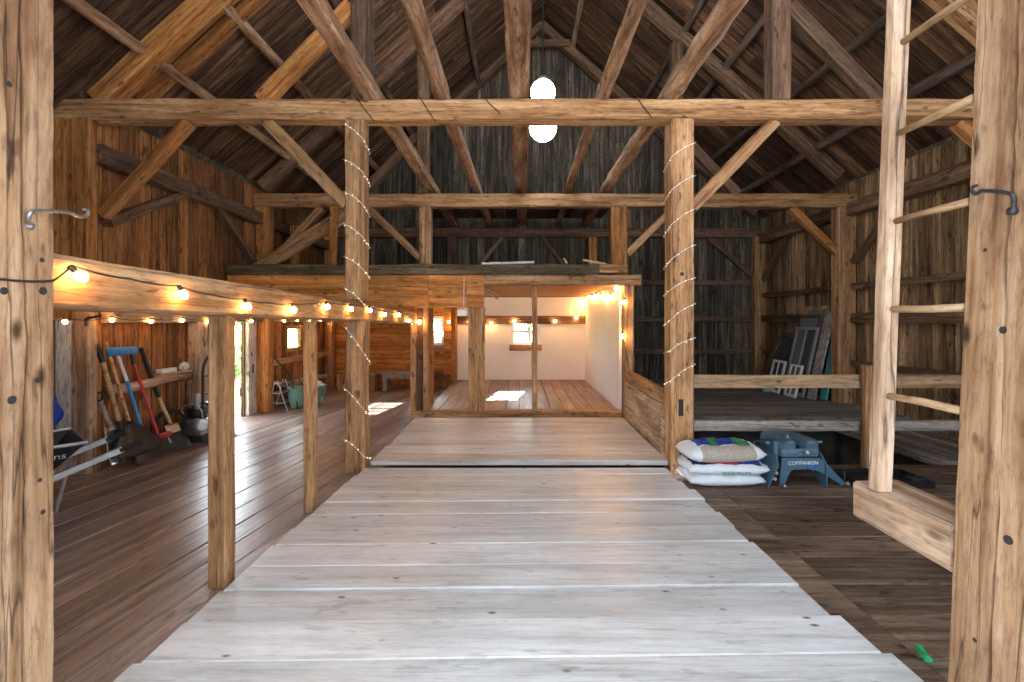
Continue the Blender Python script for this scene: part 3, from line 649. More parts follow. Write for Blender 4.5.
# ------------------------------------------------------------------ string lights
def bulb_meshes(r):
    bm = bmesh.new(); lathe(bm, [(.3 * r, 0), (.55 * r, -.3 * r), (.95 * r, -.9 * r), (1.02 * r, -1.4 * r), (.85 * r, -2.0 * r), (.45 * r, -2.4 * r), (.02, -2.45 * r)][:-1] + [(.05 * r, -2.45 * r)], (0, 0, 0), k=12)
    bmesh.ops.recalc_face_normals(bm, faces=bm.faces); me = bpy.data.meshes.new('bulb'); bm.to_mesh(me); bm.free(); me.materials.append(M['bulb'])
    for p in me.polygons: p.use_smooth = True
    bm = bmesh.new(); lathe(bm, [(.3 * r, 1.3 * r), (.55 * r, 1.2 * r), (.6 * r, .1 * r), (.45 * r, -.2 * r)], (0, 0, 0), k=10)
    bmesh.ops.recalc_face_normals(bm, faces=bm.faces); ms = bpy.data.meshes.new('socket'); bm.to_mesh(ms); bm.free(); ms.materials.append(M['black'])
    return me, ms
BULB, SOCK = bulb_meshes(.021)
def string_light(label, pts, bulbs, dirs=None, r=.004, scale=1.0, sag=.02, group=None):
    """pts: cord supports; bulbs: points where a socket hangs on the cord"""
    e = empty('string_light', pts[0], label, 'string lights', group)
    path = []
    for a, b in zip(pts, pts[1:]):
        a, b = V(a), V(b)
        for k in range(5): t = k / 5; path.append(a.lerp(b, t) - UP * sag * 4 * t * (1 - t) * min(1, (b - a).length / .4))
    path.append(V(pts[-1]))
    bm = bmesh.new(); tube(bm, path, r, 6); obj('cord', bm, M['cord'], e, smooth=True)
    for i, b in enumerate(bulbs):
        d = V(dirs[i] if dirs else (R_.uniform(-.25, .25), R_.uniform(-.25, .25), -1)).normalized()
        q = (-d).to_track_quat('Z', 'Y').to_matrix().to_4x4()
        s = link(bpy.data.objects.new('socket', SOCK)); s.parent = e
        s.matrix_local = Matrix.Translation(V(b) - V(pts[0])) @ q @ Matrix.Scale(scale, 4)
        u = link(bpy.data.objects.new('bulb', BULB)); u.parent = s
    return e
# along the low beam
def on_beam(x, y, off=.03):
    Y = 2.0
    for _ in range(20): X = -1.62 + .0185 * (Y - 1.53) + off; Y = X * F / (x - 518.0)
    return V((X, Y, CZ - (y - 320.0) * Y / F))
bl = [(75, 271), (181, 290), (246, 302.5), (293, 306.5), (326.5, 304), (350.5, 306.5), (369.5, 308), (384, 312.5), (398.5, 313), (409, 319)]
sup = [V((-1.54, 1.2, Rz(.11))), V((-1.543, 1.36, Rz(.122))), V((-1.543, 1.51, Rz(.13)))]
bpts = []
for i, (x, y) in enumerate(bl):
    p = on_beam(x, y); bpts.append(p)
    if i: 
        m = (bpts[-2] + p) / 2; m.x -= .02; m.z += .012; sup.append(m)
    sup.append(p + V((-.01, 0, .02)))
string_light('warm string lights looped along the long low beam by the aisle', sup, bpts, dirs=[(.25, .55, -.6)] + [(.2, R_.uniform(0, .5), -1) for _ in bl[1:]], sag=.012, scale=.88)
# along the wall girt behind the tools
ys = [4.19 + .493 * i for i in range(13)]
pts = [V((-4.18, y, Rz(.02 + .015 * (i % 2)))) for i, y in enumerate(ys)]
string_light('small string lights along the pale girt on the tool wall', [V((-4.19, 3.6, Rz(.03)))] + pts, [p - UP * .015 for p in pts], sag=.03, scale=.85)
pts = [P(x, y - 2, 10.28) for x, y in ((449, 322), (470, 322), (491, 323), (514, 321), (555, 321), (576.5, 317.5), (583, 302))]
string_light('string lights along the brown girt across the white stall wall', pts, [p - UP * .01 for p in pts], sag=.02, scale=1.3)
pts = [P(x, y - 3, 1.49 * F / (x - 518.0)) for x, y in ((616.5, 288), (610.5, 297), (604.6, 299.4), (600.5, 297.4), (595.5, 297), (592.3, 298), (589, 298))]
string_light('string lights hung along the top of the white stall side wall', pts, [p - UP * .012 for p in pts], sag=.04, scale=1.2)
pts = [P(621, 289, 6.72), P(624.5, 300, 6.71), P(621, 320, 6.72), P(622.5, 334, 6.71), P(630, 372, 6.72)]
string_light('black cord with two bulbs running down the stall corner post', pts, [pts[1], pts[3]], sag=0, scale=1.3)
pts = [P(409, 313, 6.78), P(412, 318, 6.79), P(420, 320, 6.8)]
string_light('short end of string lights with two bulbs by the aisle corner of the stall', pts, [pts[1] - UP * .03, pts[2]], sag=.01, scale=1.2)
# fairy lights wound round the main posts
def fairy(label, x0, x1, y0, y1, z0, z1, pitch, sgn, frac=.5):
    e = empty('fairy_lights', ((x0 + x1) / 2, (y0 + y1) / 2, z0), label, 'fairy lights')
    a, b, c, d = (x0, y0), (x1, y0), (x1, y1), (x0, y1); path = []; z = z1; leds = []
    cor = [a, b, c, d] if sgn < 0 else [b, a, d, c]
    while z > z0:
        p = pitch * R_.uniform(.75, 1.25)
        for i in range(4):
            q0, q1 = cor[i], cor[(i + 1) % 4]; dz = p * (.45, .2, .2, .15)[i]
            n = 7
            for k in range(n):
                t = k / n; x = q0[0] + (q1[0] - q0[0]) * t; y = q0[1] + (q1[1] - q0[1]) * t
                ox, oy = (R_.uniform(-.004, .004), -R_.uniform(0, .006)) if i == 0 else (0, 0)
                pt = V((x + ox, y + oy, z - dz * t + .02 * math.sin(t * 3.1) * (1 if i == 0 else 0)))
                path.append(pt)
                if i in (0, 1) and k in (1, 3, 5) or (i == 3 and k == 3 and sgn > 0): leds.append(pt + V((R_.uniform(-.012, .012), -.008, R_.uniform(-.012, .012))))
            z -= dz
    bm = bmesh.new(); tube(bm, path, .0032, 5); obj('wire', bm, M['cord_w'], e)
    bm = bmesh.new(); bmesh.ops.create_icosphere(bm, subdivisions=1, radius=.0055); me = bpy.data.meshes.new('led'); bm.to_mesh(me); bm.free(); me.materials.append(M['led'])
    for p in leds[:100]:
        o = link(bpy.data.objects.new('led', me)); o.parent = e; o.location = p - e.location
fairy('white fairy lights wound round the upper main post above the string-light beam', -1.742, -1.538, 4.543, 4.737, Rz(.3), TB - .05, .38, -1)
fairy('white fairy lights wound round the split lower main post', -1.744, -1.534, 4.54, 4.75, .25, Rz(-.06), .5, -1)
fairy('white fairy lights wound round the tall main post by the pellet bags', 1.518, 1.762, 4.512, 4.757, .75, TB - .25, .34, 1)
for (a, b, c, d), l in zip(((355, 97, 374, 121), (419, 97, 436, 122), (483, 97, 500, 114), (636, 97, 652, 118)), ('beneath the first hay pole', 'beneath the second hay pole', 'beside the broad middle timber', 'just before the tall main post')):
    q = [P(a - 2, b - 2.5, 4.7), P(a, b - 1.2, 4.52), P((a + c) / 2, (b + d) / 2, 4.508), P(c - 2, d - 3, 4.508), P(c, d, 4.506)]
    bm = bmesh.new(); tube(bm, smoothpath(q, 4), .0045, 6); tag(obj('cable', bm, M['cord'], smooth=True), 'thin black cable hanging over the front tie beam ' + l, 'cable')

# ------------------------------------------------------------------ hanging lamp
lp = P(543, 110, 7.0)
l = empty('hanging_lamp', lp, 'blazing white twin-globe lamp hanging from the ridge', 'lamp')
bm = bmesh.new(); tube(bm, [lp + UP * .5, V((lp.x, 7.0, roofz(lp.x) - .02))], .012, 8); obj('cord', bm, M['cord'], l)
bm = bmesh.new(); lathe(bm, [(.03, .52), (.07, .5), (.08, .44), (.05, .43)], lp, k=16); obj('canopy', bm, M['steel'], l, smooth=True)
bm = bmesh.new(); lathe(bm, [(.06, .1), (.09, .06), (.09, -.02), (.06, -.06)], lp, k=16); obj('collar', bm, M['steel'], l, smooth=True)
for dz, r0 in ((.27, .19), (-.27, .21)):
    bm = bmesh.new(); bmesh.ops.create_uvsphere(bm, u_segments=20, v_segments=12, radius=r0, matrix=Matrix.Translation(lp + UP * dz)); obj('globe', bm, M['lamp'], l, smooth=True)

# ------------------------------------------------------------------ windows and side door
def window(n, c, w, h, axis, cols, rows, split=True, tilt=0, mat='white_paint', sill=True):
    """c: centre of the opening; axis 'x' or 'y' = direction the window runs"""
    rot = Matrix() if axis == 'x' else Matrix.Rotation(math.pi / 2, 4, 'Z')
    t = .035; bm = bmesh.new()
    for lo, hi in (((-w/2, -h/2), (-w/2 + t, h/2)), ((w/2 - t, -h/2), (w/2, h/2)), ((-w/2 + t, h/2 - t), (w/2 - t, h/2)), ((-w/2 + t, -h/2), (w/2 - t, -h/2 + t))):
        box(bm, (lo[0], -.03, lo[1]), (hi[0], .06, hi[1]))
    fr = obj('window_%d' % n, bm, M[mat]); fr.matrix_world = Matrix.Translation(c) @ rot; fr['kind'] = 'structure'
    halves = ((0, h/2 - t, 0), (-h/2 + t, 0, tilt)) if split else ((-h/2 + t, h/2 - t, tilt),)
    for z0, z1, tl in halves:
        bm = bmesh.new(); a, b = -w/2 + t, w/2 - t; s = .03
        for lo, hi in (((a, z0), (a + s, z1)), ((b - s, z0), (b, z1)), ((a + s, z1 - s), (b - s, z1)), ((a + s, z0), (b - s, z0 + s))): box(bm, (lo[0], -.012, lo[1]), (hi[0], .018, hi[1]))
        for i in range(1, cols): x = a + (b - a) * i / cols; box(bm, (x - .008, -.008, z0 + s), (x + .008, .012, z1 - s))
        for i in range(1, rows): z = z0 + (z1 - z0) * i / rows; box(bm, (a + s, -.007, z - .008), (b - s, .011, z + .008))
        g = bmesh.new(); box(g, (a + s * .6, .001, z0 + s * .6), (b - s * .6, .005, z1 - s * .6))
        so_ = obj('sash', bm, M[mat], fr, world=False); go = obj('pane', g, M['glass'], so_, world=False)
        if tl: so_.matrix_local = Matrix.Translation((0, -.02, z0)) @ Matrix.Rotation(tl, 4, 'X') @ Matrix.Translation((0, 0, -z0))
    if sill:
        bm = bmesh.new(); box(bm, (-w/2 - .04, -.14, -h/2 - .13), (w/2 + .04, -.1, -h/2 + .01), bev=.006); obj('window_sill', bm, M['timber'], fr, world=False)
    return fr
window(1, V((XL - .02, (WIN_L[0] + WIN_L[1]) / 2, (WIN_L[2] + WIN_L[3]) / 2)), WIN_L[1] - WIN_L[0], WIN_L[3] - WIN_L[2], 'y', 1, 1, split=False, sill=False, mat='timber')
window(2, V(((WIN_B[0] + WIN_B[1]) / 2, 10.5, (WIN_B[2] + WIN_B[3]) / 2)), WIN_B[1] - WIN_B[0], WIN_B[3] - WIN_B[2], 'x', 3, 2, tilt=.2)
window(3, V(((WIN_S[0] + WIN_S[1]) / 2, 10.5, (WIN_S[2] + WIN_S[3]) / 2)), WIN_S[1] - WIN_S[0], WIN_S[3] - WIN_S[2], 'x', 3, 2)
bm = bmesh.new()
dv = V((-.5, .866, 0)); rm = Matrix.Translation((-4.42, 7.29, 0)) @ Matrix.Rotation(math.atan2(dv.y, dv.x), 4, 'Z')
for i in range(4): box(bm, (i * .24, -.015, .03), (i * .24 + .235, .015, 1.9))
for z in (.3, 1.6): box(bm, (.02, .015, z), (.94, .04, z + .14))
d = obj('door_1', bm, M['timber_grey']); d.matrix_world = rm; d['kind'] = 'structure'
bm = bmesh.new(); box(bm, (.02, -.022, .9), (.06, -.016, 1.05), bev=.003); obj('latch', bm, M['iron_dark'], d, world=False)
bm = bmesh.new(); box(bm, (-4.297, 7.36, Rz(-.86)), (-4.293, 7.4, Rz(-.72)), bev=.001); tag(obj('strike_plate', bm, M['iron_dark']), 'dark latch plate on the whitewashed jamb board', 'latch')

# ------------------------------------------------------------------ outside
bm = bmesh.new()
for lo, hi in (((-60, 1.2), (-4.5, 80)), ((5.75, 1.2), (60, 80)), ((-4.5, 10.65), (5.75, 80))): box(bm, (*lo, -.5), (*hi, -.3))
struct('ground', bm, M['grass'])
bm = bmesh.new(); box(bm, (-60, -40, -.5), (60, 1.195, -.12)); struct('ground_front', bm, M['gravel'])
def tree(loc, h, rad, label, seed, trunk=True, n=900):
    rr = random.Random(seed); e = empty('tree', loc, label, 'tree', None)
    bm = bmesh.new(); tube(bm, [V(loc), V(loc) + V((.1, .1, h * .5)), V(loc) + V((0, .2, h * .8))], .12, 8, radii=[.14, .1, .04]); obj('trunk', bm, M['bark'], e)
    bm = bmesh.new()
    blobs = [(V(loc) + V((rr.uniform(-1, 1) * rad * .6, rr.uniform(-1, 1) * rad * .6, rr.uniform(.25, .95) * h)), rr.uniform(.35, .6) * rad) for _ in range(9)]
    for _ in range(n):
        c, q = rr.choice(blobs); u = V((rr.gauss(0, 1), rr.gauss(0, 1), rr.gauss(0, 1))).normalized() * q * rr.uniform(.6, 1)
        m = Matrix.Translation(c + u) @ Euler((rr.uniform(0, 6), rr.uniform(0, 6), rr.uniform(0, 6))).to_matrix().to_4x4(); s = rr.uniform(.1, .22)
        vs = [bm.verts.new(m @ V(p)) for p in ((-s, 0, 0), (0, -s * .5, 0), (s, 0, 0), (0, s * .5, 0))]; bm.faces.new(vs)
    obj('foliage', bm, M['leaf'], e, normals=False)
tree((-8.8, 14.0, -.3), .85, .7, 'green bush seen through the open side door', 1)
tree((-10.6, 20, -.3), 4.2, 1.9, 'leafy tree seen through the small side window', 2, n=1500)
tree((-3.6, 24, -.3), 5.2, 2.4, 'leafy tree seen through the narrow back window', 3, n=1300)
tree((.6, 26, -.3), 5.5, 2.8, 'leafy tree seen through the stall window', 4, n=1500)

# ------------------------------------------------------------------ garden tools on the side wall
def shaft(parent, a, b, r, mat, name='shaft'):
    bm = bmesh.new(); tube(bm, [a, b], r, 10); return obj(name, bm, M[mat], parent, smooth=False)
def scoop(parent, top, down, wid, width, length, curve, mat, name='blade', top_w=.8, ribs=0, th=.006):
    """a dished blade: starts at `top`, runs `length` along `down`, `wid` is its width direction"""
    down, wid = V(down).normalized(), V(wid).normalized(); nrm = wid.cross(down).normalized()
    if nrm.x < 0: nrm = -nrm
    bm = bmesh.new(); nu, nv = 10, 8; g = [[], []]
    for s in (0, 1):
        for i in range(nv + 1):
            v = i / nv; w_ = width * (top_w + (1 - top_w) * min(1, v * 1.6)); row = []
            for j in range(nu + 1):
                u = j / nu * 2 - 1
                dish = curve * (1 - u * u) * (.4 + .6 * math.sin(v * 2.4)) + (ribs and .006 * math.cos(u * ribs * math.pi))
                row.append(bm.verts.new(V(top) + down * length * v + wid * u * w_ / 2 - nrm * dish + nrm * th * s))
            g[s].append(row)
    for s in (0, 1):
        for i in range(nv):
            for j in range(nu): bm.faces.new((g[s][i][j], g[s][i][j + 1], g[s][i + 1][j + 1], g[s][i + 1][j]))
    rim = [(i, 0) for i in range(nv + 1)] + [(nv, j) for j in range(1, nu + 1)] + [(i, nu) for i in range(nv - 1, -1, -1)] + [(0, j) for j in range(nu - 1, 0, -1)]
    for (i, j), (k, l) in zip(rim, rim[1:] + rim[:1]): bm.faces.new((g[0][i][j], g[0][k][l], g[1][k][l], g[1][i][j]))
    return obj(name, bm, M[mat], parent, smooth=True)
WD = V((.12, 1, 0))
def tool(name, label, cat, base): return empty(name, base, label, cat)
# spade with short handle
a, b, c = PX(97, 393, -4.27), PX(110, 426, -4.2), PX(119, 463, -4.1)
t = tool('spade', 'short grey-shafted spade with D-grip nearest the pale wall post', 'spade', c)
shaft(t, a.lerp(b, .25), b, .02, 'timber_grey'); 
bm = bmesh.new(); tube(bm, [a + WD * -.05, a + WD * -.055 + UP * -.03, a.lerp(b, .28), a + WD * .055 + UP * -.03, a + WD * .05], .012, 8, closed=True); obj('grip', bm, M['rubber_and_holes'], t, smooth=True)
scoop(t, b, c - b, WD, .17, (c - b).length, .02, 'steel', top_w=.7)
# shovel with black grip and scoop
a, b, c, d = PX(96, 345, -4.3), PX(103, 362, -4.28), PX(119, 421, -4.17), PX(127, 446, -4.08)
t = tool('shovel', 'wooden-shafted scoop shovel with long black grip', 'shovel', d)
shaft(t, a, b, .026, 'black', 'grip'); shaft(t, b, c, .021, 'handle'); shaft(t, c, c.lerp(d, .4), .026, 'black', 'ferrule')
scoop(t, c.lerp(d, .3), d - c, WD, .26, .3, .05, 'black', top_w=.6)
# leaf rake with black fan
a, c, d = PX(106, 342, -4.3), PX(129, 421, -4.12), PX(140, 449, -3.98)
t = tool('leaf_rake', 'leaf rake with thin pale wooden shaft and spread black fan', 'rake', d)
shaft(t, a, c, .015, 'handle'); scoop(t, c, d - c, WD, .5, .38, .03, 'black', 'fan', top_w=.12, ribs=7)
# blue snow broom
a, b, c, d = PX(117, 353, -4.26), PX(127, 381, -4.22), PX(144, 436, -4.06), PX(121, 351, -4.26)
t = tool('snow_broom', 'snow broom standing upside down with blue foam head, white and blue pole', 'broom', c)
shaft(t, a, b, .016, 'white_paint', 'upper_pole'); shaft(t, b, c, .017, 'blue', 'lower_pole')
bm = bmesh.new(); box(bm, (-.02, -.17, -.045), (.05, .17, .045), bev=.025); o = obj('foam_head', bm, M['blue'], t, smooth=True, world=False); o.location = d - t.location
# red snow pusher
a, b, c = PX(131, 352, -4.3), PX(134, 364, -4.28), PX(158, 436, -4.08)
t = tool('snow_pusher', 'red-handled snow pusher with broad black blade', 'shovel', c)
shaft(t, a, b, .02, 'black', 'grip'); shaft(t, b, c, .018, 'red')
bm = bmesh.new(); box(bm, (-.03, -.17, -.03), (.03, .17, .015), bev=.01); o = obj('bracket', bm, M['red'], t, world=False); o.location = c - t.location
scoop(t, c - UP * .01, V((.5, -.25, -.75)), WD, .72, .24, .06, 'black', top_w=.85)
# flat shovel with black upper shaft
a, b, c, d = PX(141, 348, -4.3), PX(158.5, 397, -4.26), PX(171, 424, -4.12), PX(177, 440, -4.03)
t = tool('flat_shovel', 'flat steel shovel with black upper shaft leaning by the hose coil', 'shovel', d)
shaft(t, a, b, .024, 'black', 'grip'); shaft(t, b, c, .019, 'handle'); scoop(t, c, d - c, WD, .2, .22, .012, 'steel', top_w=.9)
# things on the round rail
bm = bmesh.new(); box(bm, (-4.34, 5.38, Rz(-.67)), (-4.24, 5.92, Rz(-.645)), bev=.004); tag(obj('board_offcut', bm, M['handle']), 'brown board offcut lying on the rail above the garden tools', 'board')
bm = bmesh.new(); box(bm, (-4.335, 5.44, Rz(-.643)), (-4.255, 5.68, Rz(-.59)), bev=.006); tag(obj('white_box', bm, M['white_paint']), 'flat white box on the board offcut above the garden tools', 'box')
bm = bmesh.new(); bmesh.ops.create_icosphere(bm, subdivisions=3, radius=.05, matrix=Matrix.Translation((-4.27, 5.82, Rz(-.59))))
for v in bm.verts: v.co += V((R_.uniform(-1, 1), R_.uniform(-1, 1), R_.uniform(-1, 1))) * .012
tag(obj('rag', bm, M['white_paint']), 'crumpled white rag at the end of the tool rail by the door jamb', 'rag')
# hose coil and engine
cx = V((-4.2, 5.5, .28)); nx = V((.8, -.6, 0)); ax = V((.6, .8, 0))
bm = bmesh.new(); pts = []
for i in range(97): u = i / 96 * 6.283 * 4; rr = .155 + .012 * math.sin(i * .31); pts.append(cx + (ax * math.cos(u) + UP * math.sin(u)) * rr + nx * (i / 96 - .5) * .07)
tube(bm, pts, .014, 7)
tag(obj('hose_coil', bm, M['rubber_and_holes'], smooth=True), 'coiled black hose leaning on the wall behind the small engine', 'hose')
e = empty('pressure_washer', (-4.0, 5.72, 0), 'small grey engine with black tank beside the coiled hose', 'engine')
bm = bmesh.new(); box(bm, (-4.12, 5.6, .1), (-3.9, 5.86, .3), bev=.02); lathe(bm, [(.05, -.07), (.085, -.06), (.085, .06), (.05, .07)], (-3.93, 5.66, .22), axis=(.6, -.8, 0), k=16); obj('engine_block', bm, M['steel'], e)
bm = bmesh.new(); lathe(bm, [(.02, .3), (.1, .31), (.115, .36), (.11, .42), (.06, .46), (.02, .465)], (-4.02, 5.72, 0), k=16); obj('tank', bm, M['black'], e, smooth=True)
bm = bmesh.new(); box(bm, (-4.14, 5.58, .02), (-3.88, 5.88, .1), bev=.01); obj('base_frame', bm, M['iron_dark'], e)
bm = bmesh.new(); tube(bm, smoothpath([(-4.1, 5.6, .3), (-4.12, 5.58, .45), (-4.0, 5.58, .5), (-3.9, 5.6, .42), (-3.9, 5.62, .3)], 4), .01, 6); obj('guard', bm, M['steel'], e, smooth=True)
bm = bmesh.new(); lathe(bm, [(.085, .0), (.085, .26), (.07, .28), (.03, .29)], (-4.12, 5.98, .17), k=16); lathe(bm, [(.095, 0), (.095, .16)], (-4.12, 5.98, .005), k=12)
tag(obj('black_canister', bm, M['black'], smooth=False), 'black canister standing between the engine and the hand truck', 'canister')
h = empty('hand_truck', (-3.96, 5.9, 0), 'hand truck with curved black handle in front of the bright side door', 'hand truck')
bm = bmesh.new(); tube(bm, smoothpath([(-3.96, 5.72, .05), (-3.96, 5.72, .7), (-3.96, 5.73, .93), (-3.95, 5.8, 1.06), (-3.95, 5.95, 1.07), (-3.95, 6.06, .95), (-3.95, 6.08, .6), (-3.95, 6.08, .05)], 5), .017, 8); obj('frame', bm, M['iron_dark'], h, smooth=True)
bm = bmesh.new()
for z in (.3, .6, .82): tube(bm, [(-3.96, 5.72, z), (-3.95, 6.08, z)], .012, 8)
obj('crossbar', bm, M['iron_dark'], h)
bm = bmesh.new(); box(bm, (-3.95, 5.7, .012), (-3.72, 6.1, .022)); obj('toe_plate', bm, M['iron_dark'], h)
for y in (5.66, 6.14):
    bm = bmesh.new(); lathe(bm, [(.05, -.03), (.09, -.032), (.105, -.015), (.105, .015), (.09, .032), (.05, .03)], (-4.04, y, .107), axis=(.25, 1, 0), k=20); w_ = obj('wheel', bm, M['rubber_and_holes'], h, smooth=True)
    bm = bmesh.new(); lathe(bm, [(.015, -.036), (.05, -.034), (.05, .034), (.015, .036)], (-4.04, y, .107), axis=(.25, 1, 0), k=16); o = obj('hub', bm, M['steel'], w_); o.parent = w_; o.matrix_parent_inverse = w_.matrix_parent_inverse
bm = bmesh.new(); lathe(bm, [(.03, .0), (.033, .01), (.033, .6), (.028, .61)], (-3.99, 5.66, 0.002), k=14); tag(obj('grey_pipe', bm, M['galv'], smooth=False), 'short grey pipe standing upright against the hand truck', 'pipe')

# ------------------------------------------------------------------ wheelbarrow and blue tarp
w_ = empty('wheelbarrow', (-3.63, 3.57, 0), 'black wheelbarrow with grey steel handles half hidden by the door post', 'wheelbarrow', rz=math.atan2(.78, .62))
def wpart(n, bm, mat, smooth=False, par=None): return obj(n, bm, M[mat], par or w_, world=False, smooth=smooth)
bm = bmesh.new()
def ring(x0, x1, y0, y1, z): return [bm.verts.new(p) for p in ((x0, y0, z), (x1, y0, z), (x1, y1, z), (x0, y1, z))]
a = ring(-.7, -.05, .05, .45, .3); b = ring(-.95, .166, -.1, .6, .55); c = ring(-.935, .15, -.085, .585, .55); d = ring(-.69, -.06, .06, .44, .312)
for p, q in ((a, b), (b, c), (c, d)):
    for k in range(4): bm.faces.new((p[k], p[(k + 1) % 4], q[(k + 1) % 4], q[k]))
bm.faces.new(a); bm.faces.new(d); wpart('tray', bm, 'black')
bm = bmesh.new(); tube(bm, [(-.95, -.1, .552), (.166, -.1, .552), (.166, .6, .556), (-.95, .6, .556)], .014, 8, closed=True); wpart('rim', bm, 'galv')
for y in (-.02, .52):
    p0, p1 = V((-.75, y, .06)), V((.4, y, .43)); d_ = p1 - p0
    tb = stick_bm(d_.length, rect_prof(.034, .05, .004), 2, 0); tb.transform(frame_mat(p0, d_, UP)); wpart('handle', tb, 'galv')
    bm = bmesh.new(); tube(bm, [p1 - d_.normalized() * .02, p1 + d_.normalized() * .13], .025, 10); wpart('grip', bm, 'rubber_and_holes')
    bm = bmesh.new(); tube(bm, [(.06, y + .03, .3), (.0, y + .03, .015), (-.12, y + .03, .015), (-.22, y + .03, .22)], .014, 8); wpart('leg', bm, 'galv')
bm = bmesh.new(); lathe(bm, [(.06, -.04), (.15, -.045), (.185, -.02), (.185, .02), (.15, .045), (.06, .04)], (-.95, .25, .19), axis=(0, 1, 0), k=20); wpart('wheel', bm, 'rubber_and_holes', True)
wm = Matrix.Translation(w_.location) @ w_.rotation_euler.to_matrix().to_4x4()
n_ = V((0, -.25, -.15)).normalized(); u_ = V((0, -.15, .25)).normalized(); cpt = V((.02, -.05, .466)) + n_ * .004
text('lettering', 'ns', .085, wm @ Matrix(((1, u_.x, n_.x, cpt.x), (0, u_.y, n_.y, cpt.y), (0, u_.z, n_.z, cpt.z), (0, 0, 0, 1))), M['letter_w'], w_)
bm = bmesh.new(); bmesh.ops.create_icosphere(bm, subdivisions=4, radius=1)
for v in bm.verts:
    p = v.co.copy(); v.co = V((-4.42, 4.26, .66)) + V((p.x * .07, p.y * .13, p.z * .19)) + p * (.012 * math.sin(p.z * 5 + p.y * 3) + .008 * math.sin(p.y * 8 - p.z * 3))
tag(obj('tarp_bundle', bm, M['blue_tarp'], smooth=True), 'bundled blue tarp behind the wheelbarrow', 'tarp')
bm = bmesh.new(); box(bm, (-4.49, 4.14, .36), (-4.32, 4.38, .445), bev=.01); box(bm, (-4.48, 4.16, .003), (-4.35, 4.34, .36), bev=.01)
tag(obj('wood_block', bm, M['timber']), 'upright wood block beneath the blue tarp behind the wheelbarrow', 'block')

# ------------------------------------------------------------------ far end of the left aisle
def bench(name, label, x0, x1, y0, y1, h, mat, legw=.12, apron=.1):
    e = empty(name, ((x0 + x1) / 2, (y0 + y1) / 2, 0), label, 'bench')
    timber('seat', (x0, (y0 + y1) / 2, h - .025), (x1, (y0 + y1) / 2, h - .025), y1 - y0, .05, mat, up=UP, parent=e, jit=.002)
    timber('apron', (x0 + .1, y0 + .05, h - .05 - apron / 2), (x1 - .1, y0 + .05, h - .05 - apron / 2), .03, apron, mat, up=UP, parent=e, jit=.002)
    for x in (x0 + .03 + legw / 2, x1 - .03 - legw / 2):
        timber('leg', (x, (y0 + y1) / 2, .002), (x, (y0 + y1) / 2, h - .052), legw, (y1 - y0) * .85, mat, parent=e, jit=.002)
    return e
bench('wooden_bench', 'brown wooden bench behind the split main post', -3.93, -3.05, 9.75, 10.1, .41, 'timber', .15)
bench('grey_bench', 'weathered grey bench against the orange boards', -2.97, -2.05, 9.8, 10.15, .41, 'timber_grey', .11)
bench('dark_bench', 'low dark bench under the narrow back window', -1.98, -1.55, 10.0, 10.25, .3, 'timber_dark', .06, .05)
bench('wall_bench', 'dark low bench along the side wall under the small window', -4.25, -4.0, 8.0, 9.3, .36, 'timber_dark', .05, .04) if False else None
e = empty('wall_bench', (-4.12, 8.7, 0), 'dark low bench along the side wall under the small window', 'bench')
timber('seat', (-4.12, 8.05, .37), (-4.12, 9.5, .37), .28, .05, 'timber_grey', up=UP, parent=e, jit=.003)
for y in (8.2, 9.35): timber('leg', (-4.12, y, .002), (-4.12, y, .343), .22, .06, 'timber_dark', parent=e, jit=.002)
e = empty('plant_stand', (-4.03, 7.75, 0), 'wire plant stand leaning by the side door jamb', 'stand')
for s, nm in ((7.62, 'leg'), (7.88, 'leg')):
    bm = bmesh.new(); tube(bm, [(-4.2, s, .003), (-4.08, s + .02, .5)], .008, 6); tube(bm, [(-3.86, s, .003), (-4.04, s + .02, .5)], .008, 6); obj('leg', bm, M['galv'], e)
for z, x0, x1 in ((.14, -4.16, -3.93), (.3, -4.12, -3.98), (.46, -4.09, -4.03)):
    bm = bmesh.new(); tube(bm, [(x0, 7.61, z), (x0, 7.91, z), (x1, 7.91, z), (x1, 7.61, z)], .006, 6, closed=True); obj('shelf_wire', bm, M['galv'], e)
e = empty('planter_tub', (-3.82, 7.9, 0), 'green enamel planter tub with wire handle near the side door', 'planter')
bm = bmesh.new(); lathe(bm, [(.09, .01), (.1, .0), (.12, .06), (.155, .22), (.165, .33), (.18, .34), (.18, .36), (.155, .35), (.14, .2), (.05, .18)], (-3.82, 7.9, 0), k=18); obj('tub', bm, M['green_pot'], e, smooth=True)
bm = bmesh.new(); tube(bm, smoothpath([(-3.82, 7.72, .34), (-3.84, 7.8, .5), (-3.84, 7.98, .5), (-3.82, 8.08, .34)], 5), .006, 6); obj('wire_handle', bm, M['iron_dark'], e, smooth=True)
bm = bmesh.new(); lathe(bm, [(.12, .17), (.16, .17), (.18, .33), (.19, .34), (.16, .34), (.13, .25)], (-3.66, 8.25, .0), k=16); lathe(bm, [(.1, .0), (.12, .17)], (-3.66, 8.25, 0), k=16)
tag(obj('planter_tub', bm, M['green_pot'], smooth=True), 'second green tub standing farther in behind the wire-handled planter', 'planter')
bm = bmesh.new(); bmesh.ops.create_icosphere(bm, subdivisions=3, radius=.13, matrix=Matrix.Translation((-3.66, 8.25, .36)) @ Matrix.Diagonal((1, 1, .5, 1)))
for v in bm.verts: v.co += V((R_.uniform(-1, 1), R_.uniform(-1, 1), R_.uniform(-1, 1))) * .02
tag(obj('plastic_bundle', bm, M['white_paint']), 'crumpled pale plastic heaped in the second green tub', 'plastic')
bm = bmesh.new(); tube(bm, smoothpath([PX(267, 350, -4.28), PX(280, 364, -4.1), PX(290, 376, -3.95), V((-3.74, 7.74, .02))], 5), .011, 6)
